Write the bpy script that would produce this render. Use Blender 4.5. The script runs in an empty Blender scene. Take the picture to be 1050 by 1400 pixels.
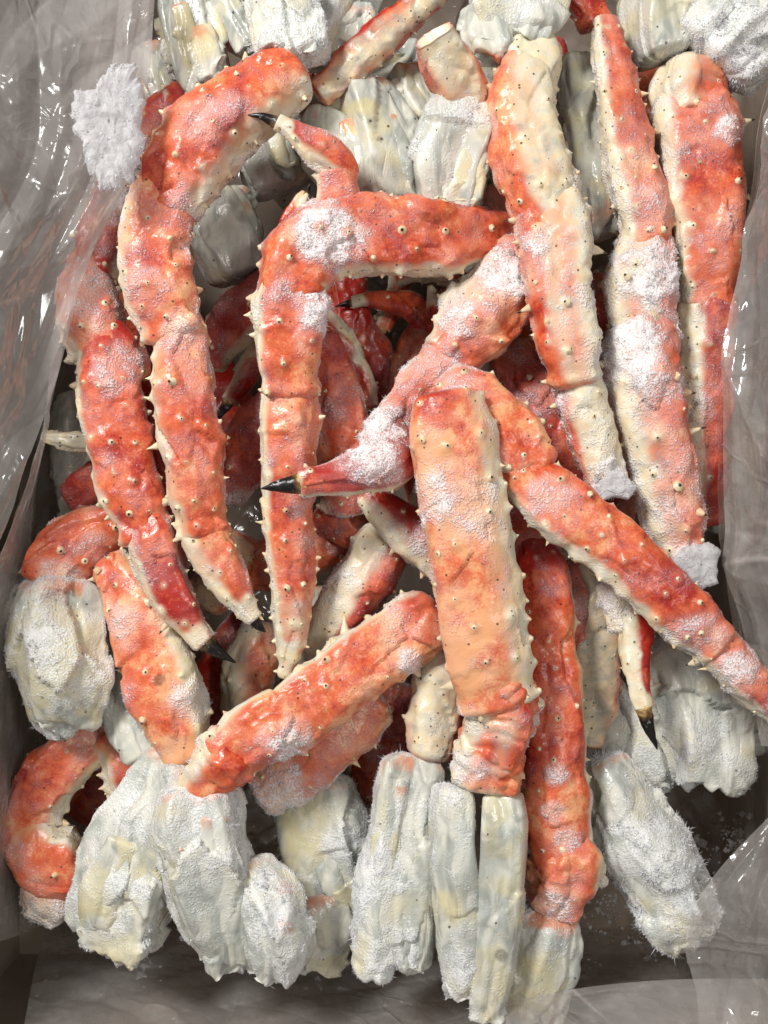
import bpy, math
import numpy as np

# ---------------------------------------------------------------- camera, light, exposure
SC = bpy.context.scene
CAM_H = 0.56          # camera height over the top layer of legs (z = 0)
W0 = 0.42             # width of the view at z = 0
cam_d = bpy.data.cameras.new('camera')
cam = bpy.data.objects.new('camera', cam_d)
SC.collection.objects.link(cam)
SC.camera = cam
cam.location = (0, 0, CAM_H)
cam.rotation_euler = (0, 0, 0)
cam_d.sensor_fit = 'HORIZONTAL'
cam_d.sensor_width = 36
cam_d.lens = 36 * CAM_H / W0
cam_d.clip_start = 0.01
cam_d.clip_end = 50

world = bpy.data.worlds.new('World')
SC.world = world
world.use_nodes = True
world.node_tree.nodes['Background'].inputs[0].default_value = (0.97, 0.985, 1.0, 1)
world.node_tree.nodes['Background'].inputs[1].default_value = 0.25

def area(name, loc, target, size, power, col):
    d = bpy.data.lights.new(name, 'AREA')
    d.shape = 'RECTANGLE'; d.size, d.size_y = size
    d.energy = power; d.color = col
    o = bpy.data.objects.new(name, d)
    SC.collection.objects.link(o)
    o.location = loc
    dx, dy, dz = [t - l for t, l in zip(target, loc)]
    yaw = math.atan2(-dx, dy) if (dx or dy) else 0
    o.rotation_euler = (math.atan2(math.hypot(dx, dy), -dz), 0, yaw + 0)
    return o
area('ceiling_lamp', (0.62, 0.10, 1.35), (0, 0, -.03), (0.20, 0.20), 4.0, (1.0, 0.98, 0.95))
area('window_light', (-0.80, 0.85, 1.10), (0, -.03, -.03), (0.40, 0.34), 25.0, (1.0, 0.985, 0.965))

SC.view_settings.view_transform = 'Standard'
SC.view_settings.look = 'None'
SC.view_settings.exposure = 0.22
SC.view_settings.gamma = 1.0
SC.render.engine = 'CYCLES'
SC.cycles.use_denoising = True
SC.cycles.use_adaptive_sampling = True
SC.cycles.adaptive_threshold = 0.03
SC.cycles.sample_clamp_indirect = 2.5
SC.cycles.max_bounces = 5
SC.cycles.diffuse_bounces = 2
SC.cycles.glossy_bounces = 2
SC.cycles.transparent_max_bounces = 8
SC.cycles.caustics_reflective = False
SC.cycles.caustics_refractive = False

# ---------------------------------------------------------------- helpers
RNG = np.random.default_rng(11)
def WZ(z): return W0 * (CAM_H - z) / CAM_H
def P(u, v, zmm):
    z = zmm / 1000.0
    k = WZ(z) / 1050.0
    return np.array([(u - 525) * k, (700 - v) * k, z])
def smooth(a, b, x):
    t = np.clip((x - a) / (b - a), 0, 1)
    return t * t * (3 - 2 * t)

def _hash(ix, iy, iz):
    h = (ix.astype(np.int64) * 374761393 + iy.astype(np.int64) * 668265263 + iz.astype(np.int64) * 2147483647 + 144665) & 0xFFFFFFFF
    h = ((h ^ (h >> 13)) * 1274126177) & 0xFFFFFFFF
    h = ((h ^ (h >> 16)) * 2246822519) & 0xFFFFFFFF
    return ((h ^ (h >> 15)) & 0xFFFF) / 65535.0
def vnoise(p, scale, off=0.0):
    """value noise in 0..1, p (n,3) in metres, scale = feature size in metres"""
    q = p / scale + off + 1000.0
    i = np.floor(q).astype(np.int64); f = q - i
    f = f * f * (3 - 2 * f)
    x, y, z = i[:, 0], i[:, 1], i[:, 2]
    fx, fy, fz = f[:, 0], f[:, 1], f[:, 2]
    def l(a, b, t): return a + (b - a) * t
    c00 = l(_hash(x, y, z), _hash(x + 1, y, z), fx); c10 = l(_hash(x, y + 1, z), _hash(x + 1, y + 1, z), fx)
    c01 = l(_hash(x, y, z + 1), _hash(x + 1, y, z + 1), fx); c11 = l(_hash(x, y + 1, z + 1), _hash(x + 1, y + 1, z + 1), fx)
    return l(l(c00, c10, fy), l(c01, c11, fy), fz)
def fbm(p, scale, off=0.0, oct=3):
    s = 0; a = 1; t = 0
    for k in range(oct):
        s = s + a * vnoise(p, scale / 2 ** k, off + 17.3 * k); t += a; a *= .5
    return s / t

def facets(p, cell, off, tilt=.3, step=.2):
    """chipped, piecewise flat relief: every cell is a small tilted plane; returns height (m) and a random value per cell"""
    q = p / cell + off + 500.0
    i0 = np.floor(q).astype(np.int64)
    best = np.full(len(p), 9e9); bh = np.zeros(len(p)); bv = np.zeros(len(p))
    for dx in (-1, 0, 1):
        for dy in (-1, 0, 1):
            for dz in (-1, 0, 1):
                x, y, z = i0[:, 0] + dx, i0[:, 1] + dy, i0[:, 2] + dz
                c = np.stack([x + _hash(x, y, z), y + _hash(x + 71, y, z), z + _hash(x, y + 37, z)], 1)
                d = q - c; dd = (d ** 2).sum(1)
                t = np.stack([_hash(x + 11, y, z), _hash(x, y + 13, z), _hash(x, y, z + 17)], 1) - .5
                v = _hash(x + 5, y + 9, z)
                h = (d * t).sum(1) * 2 * tilt + (v - .5) * step
                m = dd < best
                best = np.where(m, dd, best); bh = np.where(m, h, bh); bv = np.where(m, v, bv)
    return bh * cell, bv

def catmull(pts, step):
    """pts (n,k): points with extra channels, resampled; first three channels give the length"""
    pts = np.asarray(pts, float)
    if len(pts) == 2: pts = np.array([pts[0], (pts[0] + pts[1]) / 2, pts[1]])
    ext = np.vstack([2 * pts[0] - pts[1], pts, 2 * pts[-1] - pts[-2]])
    out = []
    for i in range(1, len(ext) - 2):
        p0, p1, p2, p3 = ext[i - 1:i + 3]
        t = np.linspace(0, 1, 24, endpoint=False)[:, None]
        out.append(.5 * ((2 * p1) + (-p0 + p2) * t + (2 * p0 - 5 * p1 + 4 * p2 - p3) * t ** 2 + (-p0 + 3 * p1 - 3 * p2 + p3) * t ** 3))
    out = np.vstack(out + [pts[-1:]])
    d = np.r_[0, np.cumsum(np.linalg.norm(np.diff(out[:, :3], axis=0), axis=1))]
    return out, d

def mesh_from(name, V, faces, mat, col=None, smooth_shade=True):
    """faces: (n,3) or (n,4) int array"""
    me = bpy.data.meshes.new(name)
    V = np.ascontiguousarray(V, np.float32); faces = np.ascontiguousarray(faces, np.int32)
    k = faces.shape[1]
    me.vertices.add(len(V)); me.vertices.foreach_set('co', V.ravel())
    me.loops.add(faces.size); me.loops.foreach_set('vertex_index', faces.ravel())
    me.polygons.add(len(faces))
    me.polygons.foreach_set('loop_start', np.arange(0, faces.size, k, dtype=np.int32))
    me.polygons.foreach_set('loop_total', np.full(len(faces), k, np.int32))
    me.polygons.foreach_set('use_smooth', np.full(len(faces), smooth_shade, bool))
    if col is not None:
        a = me.color_attributes.new('masks', 'FLOAT_COLOR', 'POINT')
        a.data.foreach_set('color', np.ascontiguousarray(col, np.float32).ravel())
    me.materials.append(mat)
    me.update(calc_edges=True); me.validate()
    return me
def link(name, me, parent=None, loc=None):
    o = bpy.data.objects.new(name, me); SC.collection.objects.link(o)
    if parent is not None: o.parent = parent
    if loc is not None: o.location = loc
    return o

# ---------------------------------------------------------------- materials
class NT:
    def __init__(s, name):
        s.m = bpy.data.materials.new(name); s.m.use_nodes = True
        s.t = s.m.node_tree; s.t.nodes.clear()
        s.out = s.t.nodes.new('ShaderNodeOutputMaterial')
    def n(s, typ, ins=None, **kw):
        nd = s.t.nodes.new('ShaderNode' + typ)
        for k, v in kw.items(): setattr(nd, k, v)
        for k, v in (ins or {}).items():
            if isinstance(v, bpy.types.NodeSocket): s.t.links.new(v, nd.inputs[k])
            else: nd.inputs[k].default_value = v
        return nd
    def math(s, op, a, b=0.0, c=0.0, clamp=False):
        return s.n('Math', {0: a, 1: b, 2: c}, operation=op, use_clamp=clamp).outputs[0]
    def ramp(s, x, a, b):      # smooth step a..b
        return s.n('MapRange', {0: x, 1: a, 2: b, 3: 0.0, 4: 1.0}, interpolation_type='SMOOTHSTEP').outputs[0]
    def mix(s, f, a, b):
        nd = s.n('Mix', data_type='RGBA')
        for i, v in ((0, f), (6, a), (7, b)):
            if isinstance(v, bpy.types.NodeSocket): s.t.links.new(v, nd.inputs[i])
            else: nd.inputs[i].default_value = (*v, 1) if isinstance(v, tuple) and len(v) == 3 else v
        return nd.outputs[2]
    def noise(s, co, scale, detail=3, rough=.55, dist=0.0):
        return s.n('TexNoise', {'Vector': co, 'Scale': scale, 'Detail': detail, 'Roughness': rough, 'Distortion': dist}).outputs[0]
    def voro(s, co, scale, feature='F1', out=0):
        return s.n('TexVoronoi', {'Vector': co, 'Scale': scale}, feature=feature).outputs[out]
    def attr(s):
        a = s.n('Attribute', attribute_name='masks')
        sep = s.n('SeparateColor', {0: a.outputs['Color']})
        return sep.outputs[0], sep.outputs[1], sep.outputs[2], a.outputs['Alpha']
    def co(s): return s.n('TexCoord').outputs['Object']
    def done(s, sh): s.t.links.new(sh, s.out.inputs[0]); return s.m

def frost_layer(T, co, col, fr, fcol, g1, g2):
    """grainy hoar frost over a colour, driven by the frost mask; returns colour, mask, grain height"""
    v = T.voro(co, 900)
    grain = T.math('ADD', T.math('MULTIPLY', g1, .6), T.math('MULTIPLY', g2, .4))
    x = T.math('ADD', fr, T.math('MULTIPLY', T.math('SUBTRACT', grain, .5), 2.3))
    m = T.ramp(x, .30, 1.05)
    haze = T.math('MULTIPLY', T.ramp(fr, .0, .95), .40)
    mm = T.math('MAXIMUM', T.math('MULTIPLY', m, .93), haze)
    # single bright crystals
    spark = T.math('MULTIPLY', T.math('LESS_THAN', v, .24), T.ramp(T.math('ADD', fr, T.math('MULTIPLY', g2, .8)), .50, 1.0))
    mm = T.math('MAXIMUM', mm, T.math('MULTIPLY', spark, .8))
    h = T.math('ADD', T.math('MULTIPLY', m, T.math('ADD', T.math('MULTIPLY', g1, 1.2), .3)), T.math('MULTIPLY', spark, .5))
    return T.mix(mm, col, fcol), mm, h

def shell_material():
    T = NT('crab_shell'); co = T.co(); pale, fr, dark, red = T.attr()
    mid = T.noise(co, 110, 3, .62); fine = T.noise(co, 760, 1, .6)
    r = T.math('ADD', red, T.math('ADD', T.math('MULTIPLY', T.math('SUBTRACT', mid, .5), 2.0), T.math('MULTIPLY', T.math('SUBTRACT', fine, .5), .8)))
    c = T.mix(T.ramp(r, -.35, .35), (.83, .39, .185), (.70, .130, .047))
    c = T.mix(T.ramp(r, .25, 1.0), c, (.40, .016, .009))
    # cream underside with a soft ragged border
    px = T.math('ADD', T.math('SUBTRACT', pale, .13), T.math('ADD', T.math('MULTIPLY', T.math('SUBTRACT', mid, .5), .55), T.math('MULTIPLY', T.math('SUBTRACT', fine, .5), .3)))
    cream = T.mix(T.ramp(mid, .35, .7), (.80, .70, .45), (.74, .70, .56))
    c = T.mix(T.ramp(px, .05, 1.0), c, cream)
    # dirt and dark specks; on legs in the gaps the brown also paints shade
    vs = T.n('TexVoronoi', {'Vector': co, 'Scale': 260.0}); vb = T.n('SeparateColor', {0: vs.outputs['Color']}).outputs[0]
    spk = T.math('MULTIPLY', T.math('LESS_THAN', vs.outputs[0], .18), T.math('LESS_THAN', vb, T.math('ADD', T.math('MULTIPLY', pale, .15), T.math('ADD', T.math('MULTIPLY', dark, .35), .13))))
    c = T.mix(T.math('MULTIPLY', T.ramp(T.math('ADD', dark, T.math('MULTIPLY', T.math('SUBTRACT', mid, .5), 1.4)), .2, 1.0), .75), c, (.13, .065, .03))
    c = T.mix(T.math('MULTIPLY', spk, .85), c, (.03, .02, .012))
    c, fm, fh = frost_layer(T, co, c, fr, (.90, .835, .825), fine, mid)
    h = T.math('ADD', T.math('MULTIPLY', mid, .5), T.math('ADD', T.math('MULTIPLY', fine, .16), T.math('MULTIPLY', fh, .6)))
    bp = T.n('Bump', {'Strength': .8, 'Distance': .0011, 'Height': h})
    ro = T.math('ADD', T.math('MULTIPLY', fm, .45), T.math('ADD', .19, T.math('MULTIPLY', mid, .26)))
    b = T.n('BsdfPrincipled', {'Base Color': c, 'Roughness': ro, 'Normal': bp.outputs[0], 'Specular IOR Level': .55})
    return T.done(b.outputs[0])

def flesh_material():
    T = NT('white_shoulder_shell'); co = T.co(); pale, fr, dark, red = T.attr()
    mid = T.noise(co, 90, 3, .62); fine = T.noise(co, 760, 1, .6)
    # long shallow folds in the membrane
    mp = T.n('Mapping', {0: co, 3: (90, 34, 60)}).outputs[0]
    fold = T.noise(mp, 1.0, 2, .55, 1.0)
    c = T.mix(T.ramp(fold, .34, .62), (.37, .385, .34), (.70, .68, .58))
    c = T.mix(T.math('MULTIPLY', T.ramp(mid, .5, .70), .7), c, (.56, .59, .54))
    # the pale mask is used as a yellowing here, red as orange skin left on the joint
    c = T.mix(T.math('MULTIPLY', T.ramp(T.math('ADD', pale, T.math('MULTIPLY', T.math('SUBTRACT', mid, .5), .9)), .2, 1.0), .85), c, (.70, .61, .34))
    rx = T.math('ADD', red, T.math('MULTIPLY', T.math('SUBTRACT', mid, .5), 1.0))
    c = T.mix(T.ramp(rx, .35, .95), c, (.76, .24, .09))
    vs = T.n('TexVoronoi', {'Vector': co, 'Scale': 200.0}); vb = T.n('SeparateColor', {0: vs.outputs['Color']}).outputs[0]
    spk = T.math('MULTIPLY', T.math('LESS_THAN', vs.outputs[0], .17), T.math('LESS_THAN', vb, T.math('ADD', T.math('MULTIPLY', dark, .4), .03)))
    c = T.mix(T.math('MULTIPLY', T.ramp(T.math('ADD', dark, T.math('MULTIPLY', T.math('SUBTRACT', mid, .5), 1.2)), .15, 1.0), .8), c, (.20, .185, .14))
    c = T.mix(T.math('MULTIPLY', spk, .85), c, (.04, .035, .03))
    c, fm, fh = frost_layer(T, co, c, fr, (.80, .80, .775), fine, mid)
    h = T.math('ADD', T.math('MULTIPLY', T.math('ABSOLUTE', T.math('SUBTRACT', fold, .5)), 1.3), T.math('ADD', T.math('MULTIPLY', mid, .5), T.math('ADD', T.math('MULTIPLY', fine, .12), T.math('MULTIPLY', fh, .38))))
    bp = T.n('Bump', {'Strength': .6, 'Distance': .0014, 'Height': h})
    ro = T.math('ADD', T.math('MULTIPLY', fm, .4), .22)
    b = T.n('BsdfPrincipled', {'Base Color': c, 'Roughness': ro, 'Normal': bp.outputs[0], 'Specular IOR Level': .55})
    return T.done(b.outputs[0])

def frost_material():
    T = NT('frost_crystals'); co = T.co()
    c = T.mix(T.noise(co, 300, 2), (.84, .83, .84), (.95, .95, .96))
    b = T.n('BsdfPrincipled', {'Base Color': c, 'Roughness': .38, 'IOR': 1.31})
    tr = T.n('BsdfTranslucent', {0: c})
    m1 = T.n('MixShader', {0: .4, 1: b.outputs[0], 2: tr.outputs[0]})
    return T.done(m1.outputs[0])

def spine_material():
    T = NT('spine_horn'); co = T.co(); t, k, s, a = T.attr()      # t: 0 base .. 1 tip, k: dark tip or not, s: base redness
    base = T.mix(s, (.80, .70, .47), (.72, .34, .15))
    c = T.mix(T.math('MULTIPLY', T.ramp(t, .45, .66), k), base, (.018, .012, .010))
    b = T.n('BsdfPrincipled', {'Base Color': c, 'Roughness': .35})
    return T.done(b.outputs[0])

def tip_material():
    T = NT('black_claw_horn'); co = T.co(); t, fr, d, a = T.attr()
    n = T.noise(co, 260, 2, .6)
    tn = T.math('ADD', t, T.math('MULTIPLY', T.math('SUBTRACT', n, .5), .45))
    c = T.mix(T.ramp(tn, .0, .18), (.66, .46, .17), (.20, .10, .03))
    c = T.mix(T.ramp(tn, .08, .34), c, (.010, .008, .007))
    c, fm, fh = frost_layer(T, co, c, fr, (.8, .8, .82), n, n)
    bp = T.n('Bump', {'Strength': .5, 'Distance': .0006, 'Height': T.math('ADD', n, fh)})
    b = T.n('BsdfPrincipled', {'Base Color': c, 'Roughness': .28, 'Normal': bp.outputs[0], 'Specular IOR Level': .35})
    return T.done(b.outputs[0])

def ice_material():
    T = NT('ice_sheet'); co = T.co()
    n1 = T.noise(co, 130, 5, .65); n2 = T.noise(co, 700, 3, .7)
    c = T.mix(n1, (.66, .645, .64), (.86, .845, .84))
    bp = T.n('Bump', {'Strength': .8, 'Distance': .0012, 'Height': T.math('ADD', n1, T.math('MULTIPLY', n2, .6))})
    b = T.n('BsdfPrincipled', {'Base Color': c, 'Roughness': .45, 'IOR': 1.31, 'Normal': bp.outputs[0], 'Specular IOR Level': .5})
    tp = T.n('BsdfTransparent', {0: (.95, .95, .98, 1)})
    m = T.n('MixShader', {0: T.math('MULTIPLY', T.ramp(n1, .35, .65), .30), 1: tp.outputs[0], 2: b.outputs[0]})
    m2 = T.n('MixShader', {0: .50, 1: m.outputs[0], 2: b.outputs[0]})
    return T.done(m2.outputs[0])

def plastic_material():
    T = NT('clear_plastic_film'); co = T.co(); cloud, a1, a2, a3 = T.attr()
    n = T.noise(co, 13, 2, .5, 1.2); cr = T.noise(co, 34, 2, .5, 2.0)
    ridge = T.math('SUBTRACT', 1.0, T.math('MULTIPLY', T.math('ABSOLUTE', T.math('SUBTRACT', cr, .5)), 16.0), clamp=True)
    ridge2 = T.math('SUBTRACT', 1.0, T.math('MULTIPLY', T.math('ABSOLUTE', T.math('SUBTRACT', n, .52)), 22.0), clamp=True)
    h = T.math('ADD', T.math('MULTIPLY', ridge, .10), T.math('ADD', T.math('MULTIPLY', ridge2, .5), T.math('MULTIPLY', n, 2.0)))
    bp = T.n('Bump', {'Strength': .35, 'Distance': .003, 'Height': h})
    gl = T.n('BsdfGlossy', {'Color': (1, 1, 1, 1), 'Roughness': .14, 'Normal': bp.outputs[0]}, distribution='GGX')
    df = T.n('BsdfDiffuse', {'Color': (.80, .75, .705, 1), 'Normal': bp.outputs[0]})
    tl = T.n('BsdfTranslucent', {'Color': (.80, .75, .705, 1), 'Normal': bp.outputs[0]})
    tp = T.n('BsdfTransparent', {0: (.93, .92, .92, 1)})
    haze = T.n('MixShader', {0: .35, 1: df.outputs[0], 2: tl.outputs[0]})
    # moisture frozen on the film: hazy patches and little white specks
    v = T.n('TexVoronoi', {'Vector': co, 'Scale': 190.0}); vb = T.n('SeparateColor', {0: v.outputs['Color']}).outputs[0]
    cl = T.noise(co, 38, 3, .65)
    speck = T.math('MULTIPLY', T.math('LESS_THAN', v.outputs[0], .25), T.math('MULTIPLY', T.math('LESS_THAN', vb, .16), T.ramp(cl, .50, .66)))
    amt = T.math('ADD', .10, T.math('ADD', T.math('MULTIPLY', T.ramp(cl, .45, .75), .14), T.math('ADD', T.math('MULTIPLY', ridge, .02), T.math('ADD', T.math('MULTIPLY', cloud, .5), T.math('MULTIPLY', a1, .14)))))
    amt = T.math('MAXIMUM', amt, T.math('MULTIPLY', speck, .8), clamp=True)
    m1 = T.n('MixShader', {0: amt, 1: tp.outputs[0], 2: haze.outputs[0]})
    fz = T.n('Fresnel', {'IOR': 1.45, 'Normal': bp.outputs[0]})
    m2 = T.n('MixShader', {0: T.math('MINIMUM', T.math('MULTIPLY', fz.outputs[0], 1.5), .13), 1: m1.outputs[0], 2: gl.outputs[0]})
    return T.done(m2.outputs[0])

def card_material():
    T = NT('brown_cardboard'); co = T.co()
    n = T.noise(co, 45, 5, .6); mp = T.n('Mapping', {0: co, 3: (900, 900, 60)}).outputs[0]; fib = T.noise(mp, 1.0, 3)
    c = T.mix(n, (.25, .195, .145), (.34, .27, .21))
    c = T.mix(T.math('MULTIPLY', T.ramp(fib, .5, .75), .3), c, (.25, .18, .12))
    wv = T.n('TexWave', {'Vector': co, 'Scale': 30.0, 'Distortion': .3, 'Detail': 1.0}, wave_type='BANDS', bands_direction='X').outputs[1]
    bp = T.n('Bump', {'Strength': .25, 'Distance': .001, 'Height': T.math('ADD', T.math('MULTIPLY', wv, .4), n)})
    b = T.n('BsdfPrincipled', {'Base Color': c, 'Roughness': .85, 'Normal': bp.outputs[0]})
    return T.done(b.outputs[0])

def floor_material():
    T = NT('grey_concrete'); co = T.co()
    n = T.noise(co, 9, 6, .6); f = T.noise(co, 180, 3)
    c = T.mix(n, (.10, .11, .13), (.19, .20, .22))
    c = T.mix(T.math('MULTIPLY', f, .3), c, (.26, .26, .26))
    b = T.n('BsdfPrincipled', {'Base Color': c, 'Roughness': .8})
    return T.done(b.outputs[0])

SHELL, FLESH, FROST, SPINE, TIP = shell_material(), flesh_material(), frost_material(), spine_material(), tip_material()
ICE, PLASTIC, CARD, GROUND = ice_material(), plastic_material(), card_material(), floor_material()

# ---------------------------------------------------------------- segment builder
CRYSTALS = 0
def crystals(V, F, frost, org, parent, rho, size, seed):
    """hoar frost: small three-sided needles rooted in the surface where the frost mask is high"""
    global CRYSTALS
    rng = np.random.default_rng(seed)
    tri = np.vstack([F[:, [0, 1, 2]], F[:, [0, 2, 3]]])
    a, b, c = V[tri[:, 0]], V[tri[:, 1]], V[tri[:, 2]]
    nn = np.cross(b - a, c - a); ar = np.linalg.norm(nn, axis=1) / 2 + 1e-12
    nn = nn / (2 * ar[:, None])
    fr = frost[tri].mean(1)
    side = 1 + 1.2 * smooth(.75, .15, np.abs(nn[:, 2]))
    clump = smooth(.40, .72, vnoise(a + org, .0045, seed * 1.7)) * .9 + .1
    w = ar * np.clip(fr - .38, 0, 1) ** 1.2 * side * clump * (nn[:, 2] > -.35)
    N = int(min(w.sum() * rho, 14000))
    if N < 12: return
    idx = rng.choice(len(tri), N, p=w / w.sum())
    r1, r2 = rng.random(N), rng.random(N); q = r1 + r2 > 1; r1[q], r2[q] = 1 - r1[q], 1 - r2[q]
    p = a[idx] + (b - a)[idx] * r1[:, None] + (c - a)[idx] * r2[:, None]
    d = nn[idx] + rng.normal(0, .55, (N, 3)); d /= np.linalg.norm(d, axis=1)[:, None]
    ndl = rng.random(N) < .16 + .25 * smooth(.6, .1, np.abs(nn[idx][:, 2]))
    L = size * np.where(ndl, .3 + rng.gamma(1.6, .30, N), .16 + .30 * rng.random(N)) * (.4 + .7 * fr[idx]) * (.55 + .7 * clump[idx])
    big_ = np.where((rng.random(N) < .10) & ~ndl, 1.9, 1.0); L = L * big_
    wd = big_ * size * np.where(ndl, .10 + .08 * rng.random(N), .14 + .26 * rng.random(N))
    t = np.cross(d, rng.normal(0, 1, (N, 3))); t /= np.linalg.norm(t, axis=1)[:, None] + 1e-9
    s = np.cross(d, t)
    base = p - d * .0004
    v = np.empty((N, 4, 3))
    for k in range(3):
        an = 2.0944 * k
        v[:, k] = base + (t * math.cos(an) + s * math.sin(an)) * wd[:, None]
    v[:, 3] = p + d * L[:, None]
    f = np.empty((N, 3, 3), int); o = np.arange(N) * 4
    for k in range(3): f[:, k] = np.stack([o + k, o + (k + 1) % 3, o + 3], 1)
    me = mesh_from('frost', v.reshape(-1, 3), f.reshape(-1, 3), FROST, smooth_shade=False)
    fo = link('frost', me, parent); fo['kind'] = 'stuff'
    CRYSTALS += N

def spine_mesh(pos, nrm, ln, rad, dk, parent, rng):
    """blunt cream thorns with dark points, one mesh for one shell segment"""
    K = 7; rings = [(-.25, 1.25, 0), (.12, 1.0, .1), (.42, .62, .4), (.70, .34, .62), (.78, .29, .78), (1.0, .06, 1.0)]
    N = len(pos)
    lean = nrm + rng.normal(0, .22, (N, 3)); lean /= np.linalg.norm(lean, axis=1)[:, None]
    t = np.cross(lean, np.array([.3, .5, .81])); t /= np.linalg.norm(t, axis=1)[:, None]; s = np.cross(lean, t)
    R = len(rings); V = np.empty((N, R * K + 1, 3)); C = np.zeros((N, R * K + 1, 4))
    sred = rng.random(N) * .6
    for i, (h, r, tt) in enumerate(rings):
        for k in range(K):
            an = 2 * math.pi * k / K
            V[:, i * K + k] = pos + lean * (h * ln)[:, None] + (t * math.cos(an) + s * math.sin(an)) * (r * rad)[:, None]
            C[:, i * K + k, 0] = tt; C[:, i * K + k, 1] = dk; C[:, i * K + k, 2] = sred * (1 - tt)
    V[:, -1] = pos + lean * (1.04 * ln)[:, None]; C[:, -1, 0] = 1; C[:, -1, 1] = dk
    fs = []
    for i in range(R - 1):
        for k in range(K):
            a, b, c, d = i * K + k, i * K + (k + 1) % K, (i + 1) * K + (k + 1) % K, (i + 1) * K + k
            fs += [(a, b, c), (a, c, d)]
    for k in range(K): fs.append(((R - 1) * K + k, (R - 1) * K + (k + 1) % K, R * K))
    f = (np.array(fs)[None] + (np.arange(N) * (R * K + 1))[:, None, None]).reshape(-1, 3)
    me = mesh_from('spines', V.reshape(-1, 3), f, SPINE, C.reshape(-1, 4))
    o = link('spines', me, parent); o['kind'] = 'stuff'

SEED = [1]
def to_px(X):
    k = W0 * (CAM_H - X[:, 2]) / CAM_H / 1050
    return X[:, 0] / k + 525, 700 - X[:, 1] / k

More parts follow.
